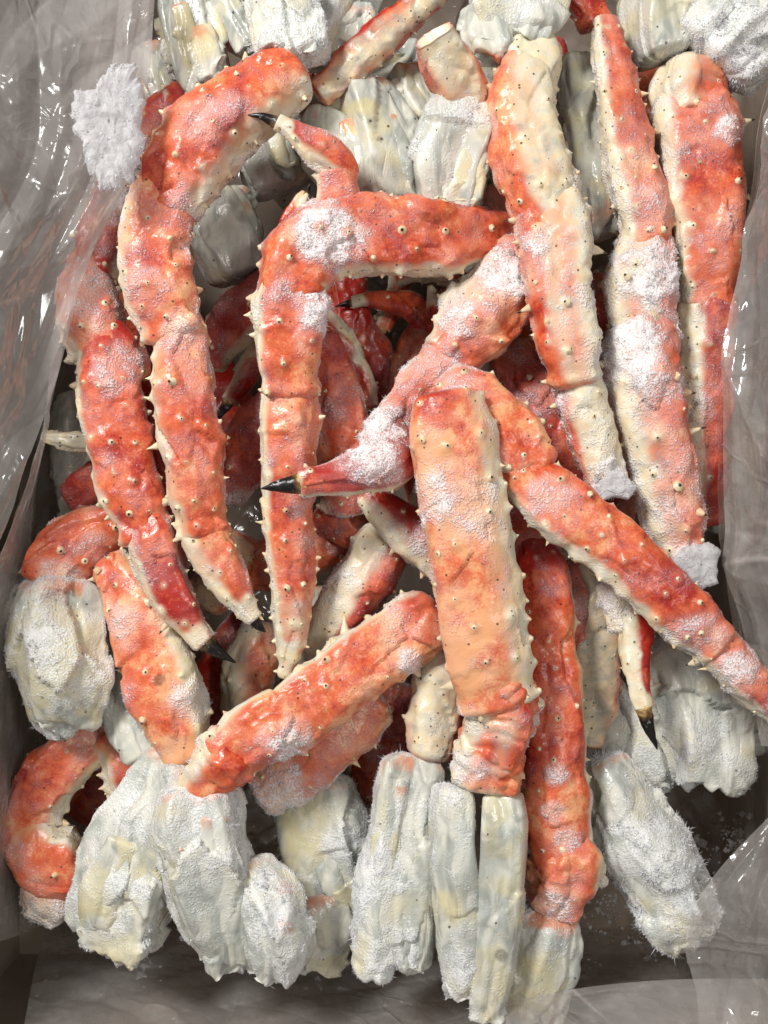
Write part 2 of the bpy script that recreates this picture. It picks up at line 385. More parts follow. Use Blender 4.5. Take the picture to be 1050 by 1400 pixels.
def seg(name, root, org, pts, mat=None, hr=.82, n=2.6, cap=(.5, .5), pale=(0, 0, -1), plim=(.1, .7), red=.35, frost=.25, edge=.35,
        dark=0.0, spines=1.0, lump=1.0, blobs=(), res=1.25, size=.0016, rho=2.2e6, hollow=False, ragged=0.0, label=None, paint=(), plates=0, wrinkle=0.0):
    """one shell segment: a tube swept along (u, v, z mm, width px) points, org = the thing's base"""
    SEED[0] += 1; sd = SEED[0]; rng = np.random.default_rng(sd * 7 + 3)
    mat = mat or SHELL; flesh = mat is FLESH
    cp = []
    for u, v, z, w in pts:
        p = P(u, v, z); cp.append([*p, w * WZ(z / 1000) / 1050])
    out, d = catmull(cp, .001)
    L = d[-1]; step = res * .001
    def at(s): return np.stack([np.interp(s, d, out[:, k]) for k in range(4)], 1)
    r0 = out[0, 3] / 2; r1 = out[-1, 3] / 2
    c0, c1 = cap[0] * r0, cap[1] * r1
    sc = min(1, .9 * L / (c0 + c1 + 1e-9)); c0 *= sc; c1 *= sc
    na = 9
    a = np.linspace(.12, math.pi / 2, na)
    m = max(4, int((L - c0 - c1) / step))
    s = np.r_[c0 * (1 - np.cos(a[::1])) if c0 > 0 else [], np.linspace(c0, L - c1, m + 1)[(1 if c0 > 0 else 0):(-1 if c1 > 0 else None)],
              (L - c1 * (1 - np.cos(a[::-1]))) if c1 > 0 else []]
    prof = np.ones(len(s))
    if c0 > 0: q = s < c0; prof[q] = np.clip(1 - (1 - s[q] / c0) ** 2.2, 0, 1) ** .455
    if c1 > 0: q = s > L - c1; prof[q] = np.clip(1 - (1 - (L - s[q]) / c1) ** 2.2, 0, 1) ** .455
    A = at(s); C = A[:, :3]; w = A[:, 3] * prof
    eps = .0015
    tg = at(np.clip(s + eps, 0, L))[:, :3] - at(np.clip(s - eps, 0, L))[:, :3]
    # smooth the tangent near ends
    tg /= np.linalg.norm(tg, axis=1)[:, None] + 1e-12
    up = np.array([0, 0, 1.0]) - tg * tg[:, 2:3]
    up /= np.linalg.norm(up, axis=1)[:, None] + 1e-9
    rt = np.cross(tg, up)
    per = math.pi * A[:, 3].max() * .95
    K = int(np.clip(per / step, 20, 110))
    ph = np.linspace(0, 2 * math.pi, K, endpoint=False)
    cs, sn = np.cos(ph), np.sin(ph)
    sup = (np.abs(cs) ** n + np.abs(sn) ** n) ** (-1 / n)
    k3 = rng.random() * 6.28; k2 = rng.random() * 6.28
    tri = 1 + (.045 if not flesh else .06) * np.cos(3 * ph + k3) + .03 * np.cos(5 * ph + k2)
    rr = (sup * tri)[None, :] * (w / 2)[:, None]
    if flesh:      # plates with flat faces and blunt edges, slowly twisting along the piece
        kk_ = int(rng.integers(4, 6)); va = np.sort((np.arange(kk_) + rng.uniform(-.28, .28, kk_)) / kk_ * 2 * math.pi)
        tw = rng.uniform(-.5, .5)
        PH = (ph[None, :] + tw * (s / L)[:, None] + rng.random() * 6.28) % (2 * math.pi)
        rp = np.full(PH.shape, 9.0)
        for q in range(kk_):
            a0 = va[q]; a1 = va[(q + 1) % kk_] + (2 * math.pi if q == kk_ - 1 else 0)
            mid_, half = (a0 + a1) / 2, (a1 - a0) / 2
            rp = np.minimum(rp, math.cos(half) ** .8 / np.maximum(np.cos(PH - mid_), .12))
        rp = np.minimum(rp, 1.16)
        rr = rr * (.09 + .92 * rp * 1.20)
    else:          # collars: shells widen a little at their ends and pinch behind the rim
        fl = np.exp(-((L - s - .001) / .0034) ** 2) * rng.uniform(.06, .13) - np.exp(-((L - s - .012) / .007) ** 2) * .10 - np.exp(-((s - .004) / .008) ** 2) * rng.uniform(.03, .09)
        rr = rr * (1 + fl + .05 * (vnoise(np.c_[s, 0 * s, 0 * s], .011, sd * 1.3) - .5))[:, None]
    dirv = rt[:, None, :] * sn[None, :, None] + up[:, None, :] * (cs * hr)[None, :, None]
    V = C[:, None, :] + dirv * rr[:, :, None]
    M = len(s)
    rad = rt[:, None, :] * sn[None, :, None] + up[:, None, :] * cs[None, :, None]
    Vf = V.reshape(-1, 3); Rf = rad.reshape(-1, 3)
    taper = np.repeat(np.clip(w / (A[:, 3].max()), .15, 1), K)
    ww = A[:, 3].max()
    off = sd * 3.17
    # shape noise: broad swell, dents, small lumps
    if flesh:
        arc = (np.tile(ph, M) + math.pi) % (2 * math.pi) - math.pi
        loc_ = np.stack([np.repeat(s, K) * .48, arc * ww * .5, 0 * arc], 1) + (fbm(Vf, .02, off + 8, 1)[:, None] - .5) * .008
        fh1, fv1 = facets(loc_, .026, off, .30, .06)
        fh2, fv2 = facets(loc_ * np.array([2.2, 1, 1]), .0075, off + 3, .22, .10)
        disp = (fbm(Vf, .026, off, 1) - .5) * ww * .18 + fh1 * .8 + fh2 * .12 + (fbm(Vf, .009, off + 6, 2) - .5) * .0010
        # seams between the plates run along the piece
        PHf = np.tile(ph, M); sf = np.repeat(s / L, K)
        for q in range(2):
            a0 = rng.uniform(-1.3, 1.3); wob = .25 * np.sin(sf * rng.uniform(2, 5) + rng.random() * 6) + (vnoise(np.c_[sf, 0 * sf, 0 * sf] * .05, .012, off + q) - .5) * .35
            dph = np.abs((PHf - a0 - wob + math.pi) % (2 * math.pi) - math.pi) * ww * .5
            fade = smooth(.02, .2, sf) * smooth(.25, .45, vnoise(np.c_[sf, 0 * sf, 0 * sf] * .1, .03, off + 5 * q))
            disp -= smooth(.0016, 0, dph) * .0016 * fade
            disp += smooth(.0016, .0026, dph) * smooth(.0070, .0026, dph) * .0006 * fade
    else:
        arc = (np.tile(ph, M) + math.pi) % (2 * math.pi) - math.pi
        fh1, fv1 = facets(np.stack([np.repeat(s, K) * .55, arc * ww * .5, 0 * arc], 1), .018, off, .16, .02)
        disp = (fbm(Vf, .016, off, 2) - .5) * ww * .13 + (fbm(Vf, .0055, off + 5, 2) - .5) * .0017 + fh1 * .8
    if wrinkle > 0:    # ring folds of a joint membrane
        sw = np.repeat(s, K); disp += wrinkle * (np.abs(np.sin(sw / .0026 + 7 * fbm(Vf, .012, off + 19, 2))) - .5) * .0012
    disp *= lump * taper
    # ragged broken ends
    if ragged > 0:
        endf = np.repeat(smooth(L - .012, L - .001, s), K)
        disp += endf * (vnoise(Vf, .004, off + 2) - .5) * .008 * ragged
    # surface normal of the smooth tube (for masks)
    def normals(X):
        G = X.reshape(M, K, 3)
        ds = np.gradient(G, axis=0); dp = np.roll(G, -1, 1) - np.roll(G, 1, 1)
        nn = np.cross(dp, ds).reshape(-1, 3)
        l = np.linalg.norm(nn, axis=1)[:, None]
        nn = np.where(l > 1e-12, nn / np.maximum(l, 1e-12), Rf)
        sg = np.sign((nn * Rf).sum(1)); sg[sg == 0] = 1
        return nn * sg[:, None]
    N0 = normals(Vf)
    pv = np.array([pale[0], -pale[1], pale[2]], float); pv /= np.linalg.norm(pv)
    pm = smooth(plim[0], plim[1], N0 @ pv + (fbm(Vf, .012, off + 31, 2) - .5) * .5)
    pm = np.clip(smooth(plim[0] - .25, plim[1] + .15, N0 @ pv + (fbm(Vf, .012, off + 31, 2) - .5) * .4) + .36 * smooth(.60, .08, np.abs(N0[:, 2])) * smooth(.25, .7, vnoise(Vf, .016, off + 33)), 0, 1)
    fm = frost + (-.06 if flesh else -.06) + (fbm(Vf, .015, off + 41, 3) - .5) * .9 + edge * smooth(.65, .05, np.abs(N0[:, 2])) * vnoise(Vf, .01, off + 50) * 1.5
    rm = red + (fbm(Vf, .024, off + 61, 2) - .5) * 1.3
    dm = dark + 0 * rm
    if flesh: dm = dm + .42 * smooth(.50, .78, fbm(Vf, .030, off + 88, 2)); rm = .75 * smooth(.022, .002, np.repeat(s, K)) * smooth(.35, .6, vnoise(Vf, .012, off + 99)); pm = np.clip(.8 * smooth(.42, .75, fbm(Vf, .02, off + 77, 2)) + .5 * (fv1 - .5), 0, 1); dm = dm + .22 * smooth(.72, .95, fv2) - .04; fm = fm + .3 * (fv1 - .5)
    U, Vv = to_px(Vf)
    for bu, bv, br, ba in blobs:
        dd = np.hypot(U - bu, Vv - bv) / br + (vnoise(Vf, .006, off + 71) - .5) * .5
        fm = fm + ba * smooth(1.15, .55, dd)
    for ch, bu, bv, br, ba in paint:
        g = ba * smooth(1.2, .45, np.hypot(U - bu, Vv - bv) / br + (vnoise(Vf, .006, off + 81) - .5) * .6)
        if ch == 'r': rm = rm + g
        elif ch == 'p': pm = np.clip(pm + g, 0, 1)
        else: dm = dm + g
    fm = np.clip(fm, 0, 1.15)
    fs = smooth(.35, 1.0, fm)
    disp += fs * (.0004 + (.0006 if flesh else .0016) * (vnoise(Vf, .0026, off + 91) - .3) + (.0020 if flesh else .0024) * (vnoise(Vf, .0055, off + 95) - .35)) * taper
    # thorns
    sp = []
    if spines > 0 and not flesh:
        rows = [-82, -38, 5, 40, 84]
        for row in rows:
            x = c0 * .5 + rng.random() * .012
            gap = .0125 if abs(row) > 60 else .024
            while x < L - c1 * .4:
                if rng.random() < .85 * spines:
                    sp.append((x + rng.normal(0, .002), math.radians(row + rng.normal(0, 6)), abs(row) > 60))
                x += gap * (.65 + .8 * rng.random())
    Vd = Vf + Rf * disp[:, None]
    if ragged > 0:   # torn outline: the end runs out to different lengths round the rim
        tr_ = np.repeat(tg, K, axis=0); e2 = np.repeat(smooth(L - .016, L, s), K)
        Vd = Vd + tr_ * (e2 * ((vnoise(Vf, .009, off + 12) - .45) * .016 + (vnoise(Vf, .0035, off + 15) - .5) * .006) * ragged)[:, None]
    if sp:
        G = Vd.reshape(M, K, 3); NG = normals(Vd).reshape(M, K, 3)
        si = np.clip(np.searchsorted(s, [q[0] for q in sp]), 1, M - 2)
        ki = (np.round(np.array([q[1] for q in sp]) / (2 * math.pi) * K).astype(int)) % K
        pos = G[si, ki].copy(); nr = NG[si, ki].copy()
        ed = np.array([q[2] for q in sp])
        bh = np.where(ed, .0017, .0012) * (.6 + .8 * rng.random(len(sp))) * np.clip(ww / .036, .5, 1.1)
        for i in range(len(sp)):
            dd = ((Vd - pos[i]) ** 2).sum(1)
            g = np.exp(-dd / (2 * .0021 ** 2))
            Vd = Vd + Rf * (g * bh[i])[:, None]
            pm = np.clip(pm + .55 * np.exp(-dd / (2 * .0019 ** 2)), 0, 1)
            fm = fm * (1 - .55 * np.exp(-dd / (2 * .0028 ** 2)))
        pos = pos + nr * (bh * .75)[:, None]
    # faces
    ii = np.arange(M - 1)[:, None] * K; kk = np.arange(K)[None]; k1 = (kk + 1) % K
    F = np.stack([ii + kk, ii + k1, ii + K + k1, ii + K + kk], -1).reshape(-1, 4)
    # orientation check
    e = np.cross(Vd[F[len(F) // 2, 1]] - Vd[F[len(F) // 2, 0]], Vd[F[len(F) // 2, 3]] - Vd[F[len(F) // 2, 0]])
    if e @ Rf[F[len(F) // 2, 0]] < 0: F = F[:, ::-1]; flip = True
    else: flip = False
    masks = np.stack([pm, fm, np.clip(dm, 0, 1), np.clip(rm, -.5, 1.2)], 1)
    caps_v, caps_f, caps_m = [], [], []
    base = len(Vd)
    for end, ring in ((0, 0), (1, M - 1)):
        idx = ring * K + np.arange(K)
        ctr = Vd[idx].mean(0)
        if hollow and end == 0:
            # open broken tube: inner wall going down inside
            prev = idx
            for dep, scl in ((0.0002, .86), (.0035, .78), (.0042, .4)):
                ringv = ctr + (Vd[idx] - ctr) * scl + tg[0] * dep
                st = base + len(caps_v)
                caps_v += list(ringv); mk = masks[idx].copy(); mk[:, 0] = 1; mk[:, 1] *= .6; mk[:, 3] = 0; caps_m += list(mk)
                nxt = st + np.arange(K)
                for k in range(K):
                    caps_f.append((prev[k], prev[(k + 1) % K], nxt[(k + 1) % K], nxt[k]))
                prev = nxt
            st = base + len(caps_v); caps_v.append(ctr + tg[0] * .0045); mk = masks[idx[0]].copy(); mk[0] = 1; caps_m.append(mk)
            for k in range(0, K - 1, 2): caps_f.append((prev[k], prev[k + 1], prev[(k + 2) % K], st))
        else:
            st = base + len(caps_v); caps_v.append(ctr); caps_m.append(masks[idx].mean(0))
            K2 = K - K % 2
            for k in range(0, K2, 2): caps_f.append((idx[k], idx[k + 1], idx[(k + 2) % K], st) if k + 2 <= K - 1 or K % 2 == 0 else (idx[k], idx[k + 1], idx[(k + 2) % K], st))
            if K % 2: caps_f.append((idx[K - 1], idx[0], st, idx[K - 1]))
    caps_f = [c for c in caps_f if len(set(c)) == 4]
    Vall = np.vstack([Vd, np.array(caps_v)]); Mall = np.vstack([masks, np.array(caps_m)])
    Fall = np.vstack([F, np.array(caps_f)])
    me = mesh_from(name, Vall - org, Fall, mat, Mall)
    o = link(name, me, root)
    if label: o['label'] = label
    if sp:
        ln = np.where(ed, .0027, .0014) * (.55 + .8 * rng.random(len(sp))) * np.clip(ww / .036, .55, 1.1)
        var = np.clip(np.exp(rng.normal(-.15, .55, len(sp))), .3, 2.4); ln = ln * var
        rd = (.0010 + .0006 * rng.random(len(sp))) * np.sqrt(var) * np.clip(ww / .036, .6, 1.15)
        dk = (rng.random(len(sp)) < .75).astype(float)
        spine_mesh(pos - org, nr, ln, rd, dk, o, rng)
    if rho > 0:
        crystals(Vd - org, F, np.clip(fm, 0, 1), org, o, rho, size, sd)
    return o

def claw_tip(parent, org, pts, frost=.15, K=16):
    cp = [[*P(u, v, z), w * WZ(z / 1000) / 1050] for u, v, z, w in pts]
    out, d = catmull(cp, .001); L = d[-1]; M = 30
    s = np.linspace(0, L, M)
    A = np.stack([np.interp(s, d, out[:, k]) for k in range(4)], 1)
    tg = np.gradient(A[:, :3], axis=0); tg /= np.linalg.norm(tg, axis=1)[:, None]
    up = np.array([0, 0, 1.0]) - tg * tg[:, 2:3]; up /= np.linalg.norm(up, axis=1)[:, None]; rt = np.cross(tg, up)
    ph = np.linspace(0, 2 * math.pi, K, endpoint=False)
    V = A[:, None, :3] + (rt[:, None] * np.sin(ph)[None, :, None] + up[:, None] * np.cos(ph)[None, :, None] * .85) * (A[:, 3] / 2)[:, None, None]
    V = V.reshape(-1, 3); V = V + (vnoise(V, .003, 4)[:, None] - .5) * .0005
    ii = np.arange(M - 1)[:, None] * K; kk = np.arange(K)[None]; k1 = (kk + 1) % K
    F = np.stack([ii + kk, ii + k1, ii + K + k1, ii + K + kk], -1).reshape(-1, 4)[:, ::-1]
    C = np.zeros((len(V), 4)); C[:, 0] = np.repeat(s / L, K); C[:, 1] = np.clip(frost + (vnoise(V, .004, 9) - .5) * .5, 0, 1) * (1 - np.repeat(s / L, K) * .6); C[:, 3] = 1
    me = mesh_from('claw_tip', V - org, F, TIP, C)
    return link('claw_tip', me, parent)

NAMES = {'S': 'shoulder', 'U': 'upper_segment', 'K': 'knuckle', 'L': 'lower_segment', 'C': 'claw', 'E': 'shoulder_plate', 'F': 'finger'}
LEGS = []
def leg(label, parts, category='crab leg', group='frozen crab legs heaped in the box', name='crab_limb', **common):
    """parts: list of (code, points, options[, tip points])"""
    allp = np.array([P(u, v, z) for p in parts for (u, v, z, w) in p[1]])
    org = np.array([allp[:, 0].mean(), allp[:, 1].mean(), allp[:, 2].min() - .015])
    root = bpy.data.objects.new(name, None); SC.collection.objects.link(root)
    root.empty_display_size = .02; root.location = org
    root['label'] = label; root['category'] = category
    if group: root['group'] = group
    prev = None
    for p in parts:
        code, pts, opt = p[0], list(p[1]), dict(p[2])
        if code in 'UKLC' and prev is not None and prev[0] in 'UKLC':
            # the next segment grows out of the one before: root it inside that shell
            (u1, v1, z1, w1), (u0, v0, z0, w0) = prev[1][-1], prev[1][-2]
            dl = math.hypot(u1 - u0, v1 - v0) + 1e-6; f = .55 * w1 / dl
            root_pt = (u1 + (u0 - u1) * f, v1 + (v0 - v1) * f, z1 + (z0 - z1) * f - 2, w1 * .72)
            if math.hypot(pts[0][0] - u1, pts[0][1] - v1) < 40: pts = [root_pt] + pts
        if code in 'UKLCSE': prev = (code, pts)
        kw = dict(common); kw.update(opt)
        if code in 'SE': kw.setdefault('mat', FLESH); kw['spines'] = 0
        if code in 'SE':
            kw['hr'] = opt.get('hr', .85); kw['n'] = opt.get('n', 3.2); kw['cap'] = opt.get('cap', (.5, .35))
        if code in 'CF': kw['cap'] = opt.get('cap', (.5, .25)); kw['spines'] = opt.get('spines', .5)
        o = seg(NAMES[code], root, org, pts, **kw)
        if code == 'S' and kw.get('plates', 2):
            # broken shell plates lying along the shoulder
            pr = np.random.default_rng(len(LEGS) * 13 + int(pts[0][0])); A = np.array(pts, float)
            tt = np.linspace(0, 1, len(A))
            def on(t): return np.array([np.interp(t, tt, A[:, q]) for q in range(4)])
            for q in range(kw.get('plates', 2)):
                t0 = pr.uniform(.10, .40); t1 = pr.uniform(.72, 1.04); sd_ = (-1) ** q * pr.uniform(.12, .30)
                dv = A[-1, :2] - A[0, :2]; dv /= np.linalg.norm(dv); nv_ = np.array([-dv[1], dv[0]])
                pp = []
                for t, wf in ((t0, .34), ((t0 + t1) / 2, .46), (t1, .36)):
                    b = on(min(t, 1.0)); ov = max(t - 1, 0) * np.linalg.norm(A[-1, :2] - A[0, :2])
                    c2 = b[:2] + dv * ov + nv_ * b[3] * (sd_ + pr.uniform(-.05, .05))
                    pp.append((c2[0], c2[1], b[2] + .40 * b[3] * .36 * kw['hr'], b[3] * wf))
                k2 = {k_: v_ for k_, v_ in kw.items() if k_ not in ('plates', 'blobs', 'label', 'lump')}
                k2.update(hr=.42, n=3.6, ragged=1.0, cap=(.4, .2), frost=kw.get('frost', .25) - .05, lump=.8)
                seg('shoulder_plate', root, org, pp, **k2)
        if len(p) > 3: claw_tip(o, org, p[3], frost=opt.get('tipfrost', .02))
    LEGS.append(root)
    return root

# ---------------------------------------------------------------- setting: ground and cardboard box
def box_mesh(name, lo, hi, mat, bevel=.0015):
    x0, y0, z0 = lo; x1, y1, z1 = hi
    V = np.array([(x, y, z) for x in (x0, x1) for y in (y0, y1) for z in (z0, z1)], float)
    F = np.array([(0, 1, 3, 2), (4, 6, 7, 5), (0, 4, 5, 1), (2, 3, 7, 6), (0, 2, 6, 4), (1, 5, 7, 3)])
    return mesh_from(name, V, F, mat, smooth_shade=False)
BX0, BX1, BY0, BY1, BZ = -.268, .272, -.325, .46, -.19
g = link('ground', box_mesh('ground', (-3, -3, -.03), (3, 3, 0), GROUND), None, (0, 0, BZ - .012)); g['kind'] = 'structure'
box = bpy.data.objects.new('cardboard_box', None); SC.collection.objects.link(box); box.location = (0, 0, BZ - .008)
box['label'] = 'brown cardboard box lined with clear film, holding the whole heap'; box['category'] = 'box'
T_ = .005; TOP = .075
link('floor_panel', box_mesh('floor_panel', (BX0, BY0, 0), (BX1, BY1, .005), CARD), box)
for lo, hi in (((BX0 - T_, BY0, 0), (BX0, BY1, TOP - BZ)), ((BX1, BY0, 0), (BX1 + T_, BY1, TOP - BZ)),
               ((BX0 - T_, BY0 - T_, 0), (BX1 + T_, BY0, TOP - BZ)), ((BX0 - T_, BY1, 0), (BX1 + T_, BY1 + T_, TOP - BZ))):
    link('side_panel', box_mesh('side_panel', lo, hi, CARD), box)
# ---------------------------------------------------------------- the crab legs, top layer first
R, Lf = (1, 0, -.25), (-1, 0, -.25)
leg('broad pale orange leg in the middle, lying uppermost, white split shoulder towards the bottom', [
    ('U', [(607, 533, 9, 92), (616, 590, 9, 112), (634, 700, 7, 116), (650, 800, 5, 116), (667, 900, 3, 112), (682, 970, 0, 116)],
     dict(pale=(1, .1, .15), plim=(.35, .85), red=-.28, frost=.20, hr=.62, n=3.0, cap=(.28, .3), lump=.5, blobs=[(640, 690, 60, .35), (590, 680, 40, .35), (640, 1000, 40, .3)],
          paint=[('r', 600, 550, 45, .6), ('r', 650, 610, 40, .4), ('r', 640, 760, 40, .2)], spines=.8)),
    ('K', [(688, 965, -2, 98), (680, 1005, -4, 84), (667, 1045, -7, 96), (660, 1080, -9, 100)],
     dict(red=.25, pale=(-.9, .5, .2), plim=(.1, .8), frost=.22, hr=.75, spines=.25, lump=1.6, wrinkle=1.0, blobs=[(640, 1050, 30, .4)], paint=[('r', 690, 1035, 35, .35)])),
    ('F', [(715, 965, -4, 44), (735, 963, -6, 22), (744, 962, -7, 8)], dict(pale=(0, 0, 1), plim=(-.5, .1), frost=.5, spines=0)),
    ('E', [(620, 1072, -9, 48), (616, 1120, -8, 58), (618, 1200, -10, 60), (624, 1290, -14, 57), (632, 1360, -18, 46)], dict(frost=.34, hr=1.0, n=3.6, edge=.5, ragged=1, blobs=[(615, 1330, 45, .5), (600, 1080, 40, .4)], lump=.35)),
    ('E', [(686, 1078, -9, 46), (688, 1130, -6, 55), (684, 1210, -8, 53), (676, 1300, -12, 50), (666, 1382, -16, 40)], dict(frost=.28, hr=1.0, n=3.6, ragged=.8, blobs=[(665, 1370, 30, .4)], lump=.35,
          paint=[('d', 715, 1085, 25, .5), ('d', 685, 1305, 12, .9), ('r', 690, 1075, 30, .35)])),
])
leg('long orange leg crossing from the centre down to the right edge above the others', [
    ('U', [(598, 522, -10, 66), (640, 548, -9, 86), (690, 597, -7, 98), (742, 652, -4, 88)],
     dict(pale=(-.75, .9, .1), plim=(.45, .9), red=.30, frost=.16, hr=.7, cap=(.6, .5), blobs=[(620, 510, 40, .6)], spines=.7,
          paint=[('r', 700, 610, 30, .45), ('p', 720, 665, 35, .6), ('d', 715, 650, 14, .3)])),
    ('L', [(728, 662, -3, 74), (775, 700, 0, 84), (830, 742, 2, 82), (885, 793, 2, 76), (940, 845, 0, 74), (985, 888, -3, 66)],
     dict(pale=(-.75, .8, .05), plim=(.5, .85), red=.38, frost=.2, hr=.72, blobs=[(950, 880, 45, .35), (745, 680, 35, .3)], spines=1.1)),
    ('C', [(972, 876, -5, 62), (1010, 915, -6, 58), (1050, 955, -8, 52), (1085, 995, -10, 40)], dict(pale=(-.7, .8, .1), plim=(.5, .9), red=.45, frost=.4, blobs=[(1010, 910, 30, .4)])),
])
leg('orange leg lying diagonally at lower left, its white shoulder hanging to the bottom', [
    ('U', [(605, 838, -30, 90), (545, 872, -26, 92), (470, 927, -18, 92), (400, 974, -12, 90), (335, 1012, -10, 88), (295, 1042, -10, 82)],
     dict(pale=(-.75, -.8, .1), plim=(.55, .95), red=.0, frost=.2, hr=.74, blobs=[(390, 1015, 38, .7), (560, 905, 22, .7), (545, 850, 40, .15)], paint=[('r', 580, 840, 50, .5), ('r', 490, 880, 50, .2)], spines=.6)),
    ('K', [(312, 1030, -10, 82), (286, 1060, -12, 68), (272, 1092, -14, 76)], dict(red=.35, pale=(-1, -.2, .2), plim=(.2, .8), frost=.18, lump=1.8, wrinkle=.7, spines=.4, paint=[('r', 290, 1055, 25, .12)])),
    ('S', [(262, 1066, -14, 84), (266, 1125, -15, 108), (280, 1195, -20, 102), (298, 1262, -26, 84), (306, 1325, -31, 48)], dict(frost=.38, edge=.7, ragged=1, blobs=[(270, 1110, 45, .5), (310, 1180, 30, .4)])),
    ('E', [(328, 1180, -26, 70), (358, 1240, -18, 100), (374, 1295, -20, 84), (378, 1330, -26, 56)], dict(frost=.5, edge=.9, ragged=1.0, n=2.6, blobs=[(375, 1240, 60, .4)], paint=[('r', 392, 1215, 14, .9), ('r', 390, 1265, 16, 1.0)], lump=.8)),
])
leg('inner left leg bending at the upper left, frosted, thin black-tipped claw near the middle', [
    ('S', [(385, -40, -26, 85), (378, 10, -24, 84), (390, 60, -20, 82), (402, 95, -18, 76)], dict(frost=.55, edge=.7, n=2.4, paint=[('r', 405, 90, 30, .7), ('p', 330, 30, 40, .5)], blobs=[(390, 40, 60, .35)])),
    ('U', [(412, 88, -15, 80), (360, 125, -12, 98), (296, 175, -9, 112), (248, 240, -8, 108), (226, 296, -8, 90)],
     dict(pale=(.75, .7, .05), plim=(.45, .85), red=.36, frost=.24, hr=.72, blobs=[(290, 165, 45, .2), (250, 285, 30, .3)], spines=1.0)),
    ('K', [(222, 285, -8, 86), (212, 345, -7, 88), (224, 405, -7, 92), (243, 468, -8, 80)], dict(pale=(-1, .1, .1), plim=(.4, .9), red=.22, frost=.34, hr=.75, blobs=[(205, 400, 40, .3), (245, 455, 35, .45)], spines=1.1)),
    ('L', [(245, 455, -9, 74), (251, 545, -9, 82), (262, 620, -10, 80), (272, 690, -12, 74), (282, 738, -13, 66)], dict(pale=(-.9, .5, .1), plim=(.45, .85), red=.32, frost=.22, hr=.78, blobs=[(250, 480, 40, .35)], spines=1.2)),
    ('C', [(280, 728, -13, 62), (303, 772, -14, 58), (325, 812, -15, 46), (343, 840, -16, 26), (350, 848, -16, 16)], dict(pale=(-.8, .7, .1), plim=(.15, .7), red=.45, frost=.3, paint=[('p', 338, 838, 28, .9)], spines=1),
     [(344, 842, -16, 24), (354, 856, -17, 12), (363, 864, -18, 2)]),
])
leg('outermost left leg half under the film, deep red claw with a black tip', [
    ('U', [(262, 128, -50, 60), (215, 185, -46, 72), (175, 250, -43, 76), (146, 320, -38, 74), (128, 385, -34, 74)], dict(red=.85, frost=.3, hr=.8, blobs=[(200, 215, 40, .5), (165, 290, 30, .45), (190, 260, 40, .3)], pale=(1, .3, -.2), plim=(.4, .9))),
    ('K', [(122, 372, -33, 66), (122, 425, -29, 88), (138, 478, -27, 88), (142, 500, -27, 76)], dict(red=.42, frost=.38, hr=.8, pale=(-.8, .6, 0), plim=(.4, .9), blobs=[(130, 410, 50, .25)], paint=[('p', 105, 500, 22, .7)])),
    ('L', [(150, 480, -23, 72), (152, 555, -21, 84), (169, 640, -20, 82), (190, 700, -20, 80), (206, 742, -20, 72)], dict(pale=(-.9, .4, .05), plim=(.5, .9), red=.52, frost=.27, hr=.8, blobs=[(160, 500, 40, .3)], spines=1.2)),
    ('C', [(206, 728, -19, 68), (222, 782, -19, 66), (246, 830, -19, 56), (270, 866, -19, 40), (282, 880, -19, 28)], dict(pale=(-.8, .6, .05), plim=(.2, .75), red=.62, frost=.3, paint=[('p', 275, 872, 26, .9)], spines=.7),
     [(275, 872, -19, 32), (298, 891, -20, 17), (322, 906, -22, 2)]),
])
leg('leg hooked over at upper centre, round frost patch on its bend, pointing down', [
    ('U', [(715, 338, -66, 60), (668, 326, -46, 76), (618, 326, -30, 90), (550, 322, -20, 102), (478, 322, -14, 106), (428, 338, -10, 104), (402, 378, -8, 102), (396, 420, -8, 96)], dict(red=.6, frost=.18, hr=.8, pale=(0, 1, -.2), plim=(.4, .9), blobs=[(452, 322, 58, .75)], spines=.8, cap=(.6, .6))),
    ('K', [(398, 405, -8, 90), (396, 445, -8, 96), (394, 500, -9, 88), (396, 548, -11, 80)], dict(pale=(-1, 0, .1), plim=(.35, .85), red=.3, frost=.3, hr=.78, blobs=[(430, 370, 60, .55), (440, 430, 30, .5)], spines=.9)),
    ('L', [(394, 530, -13, 74), (393, 600, -13, 76), (394, 700, -15, 66), (397, 790, -18, 58), (397, 860, -22, 48), (391, 928, -28, 16)], dict(pale=(-1, .15, .1), plim=(.3, .8), red=.38, frost=.24, hr=.8, spines=1.1, paint=[('p', 395, 850, 45, .6), ('p', 390, 910, 40, .7), ('r', 405, 790, 20, .4)], blobs=[(400, 690, 30, .3)])),
])
leg('small red pincer with black point laid over the upper left leg', [
    ('K', [(466, 298, -14, 66), (462, 255, -10, 64), (455, 222, -7, 54)], dict(red=.42, frost=.25, pale=(-.9, 0, .2), plim=(.3, .8), spines=.3)),
    ('C', [(470, 232, -5, 40), (440, 206, -1, 48), (405, 182, 2, 34), (378, 166, 4, 18)], dict(red=.68, frost=.35, pale=(-.4, .9, .2), plim=(.35, .85), paint=[('p', 378, 166, 24, .9)], spines=.6),
     [(386, 171, 4, 22), (360, 160, 5, 11), (338, 157, 5, 2)]),
], res=1.0)
leg('tiny pale-tipped claw standing beside the red pincer under the hooked leg', [
    ('C', [(388, 330, -24, 30), (396, 302, -21, 30), (410, 276, -20, 22), (418, 263, -20, 12)], dict(red=.75, frost=.1, pale=(.5, -.8, .1), plim=(.5, .9), paint=[('p', 412, 272, 16, .9)], spines=.2),
     [(415, 268, -20, 12), (421, 258, -20, 6), (426, 248, -20, 1)]),
], res=.9)
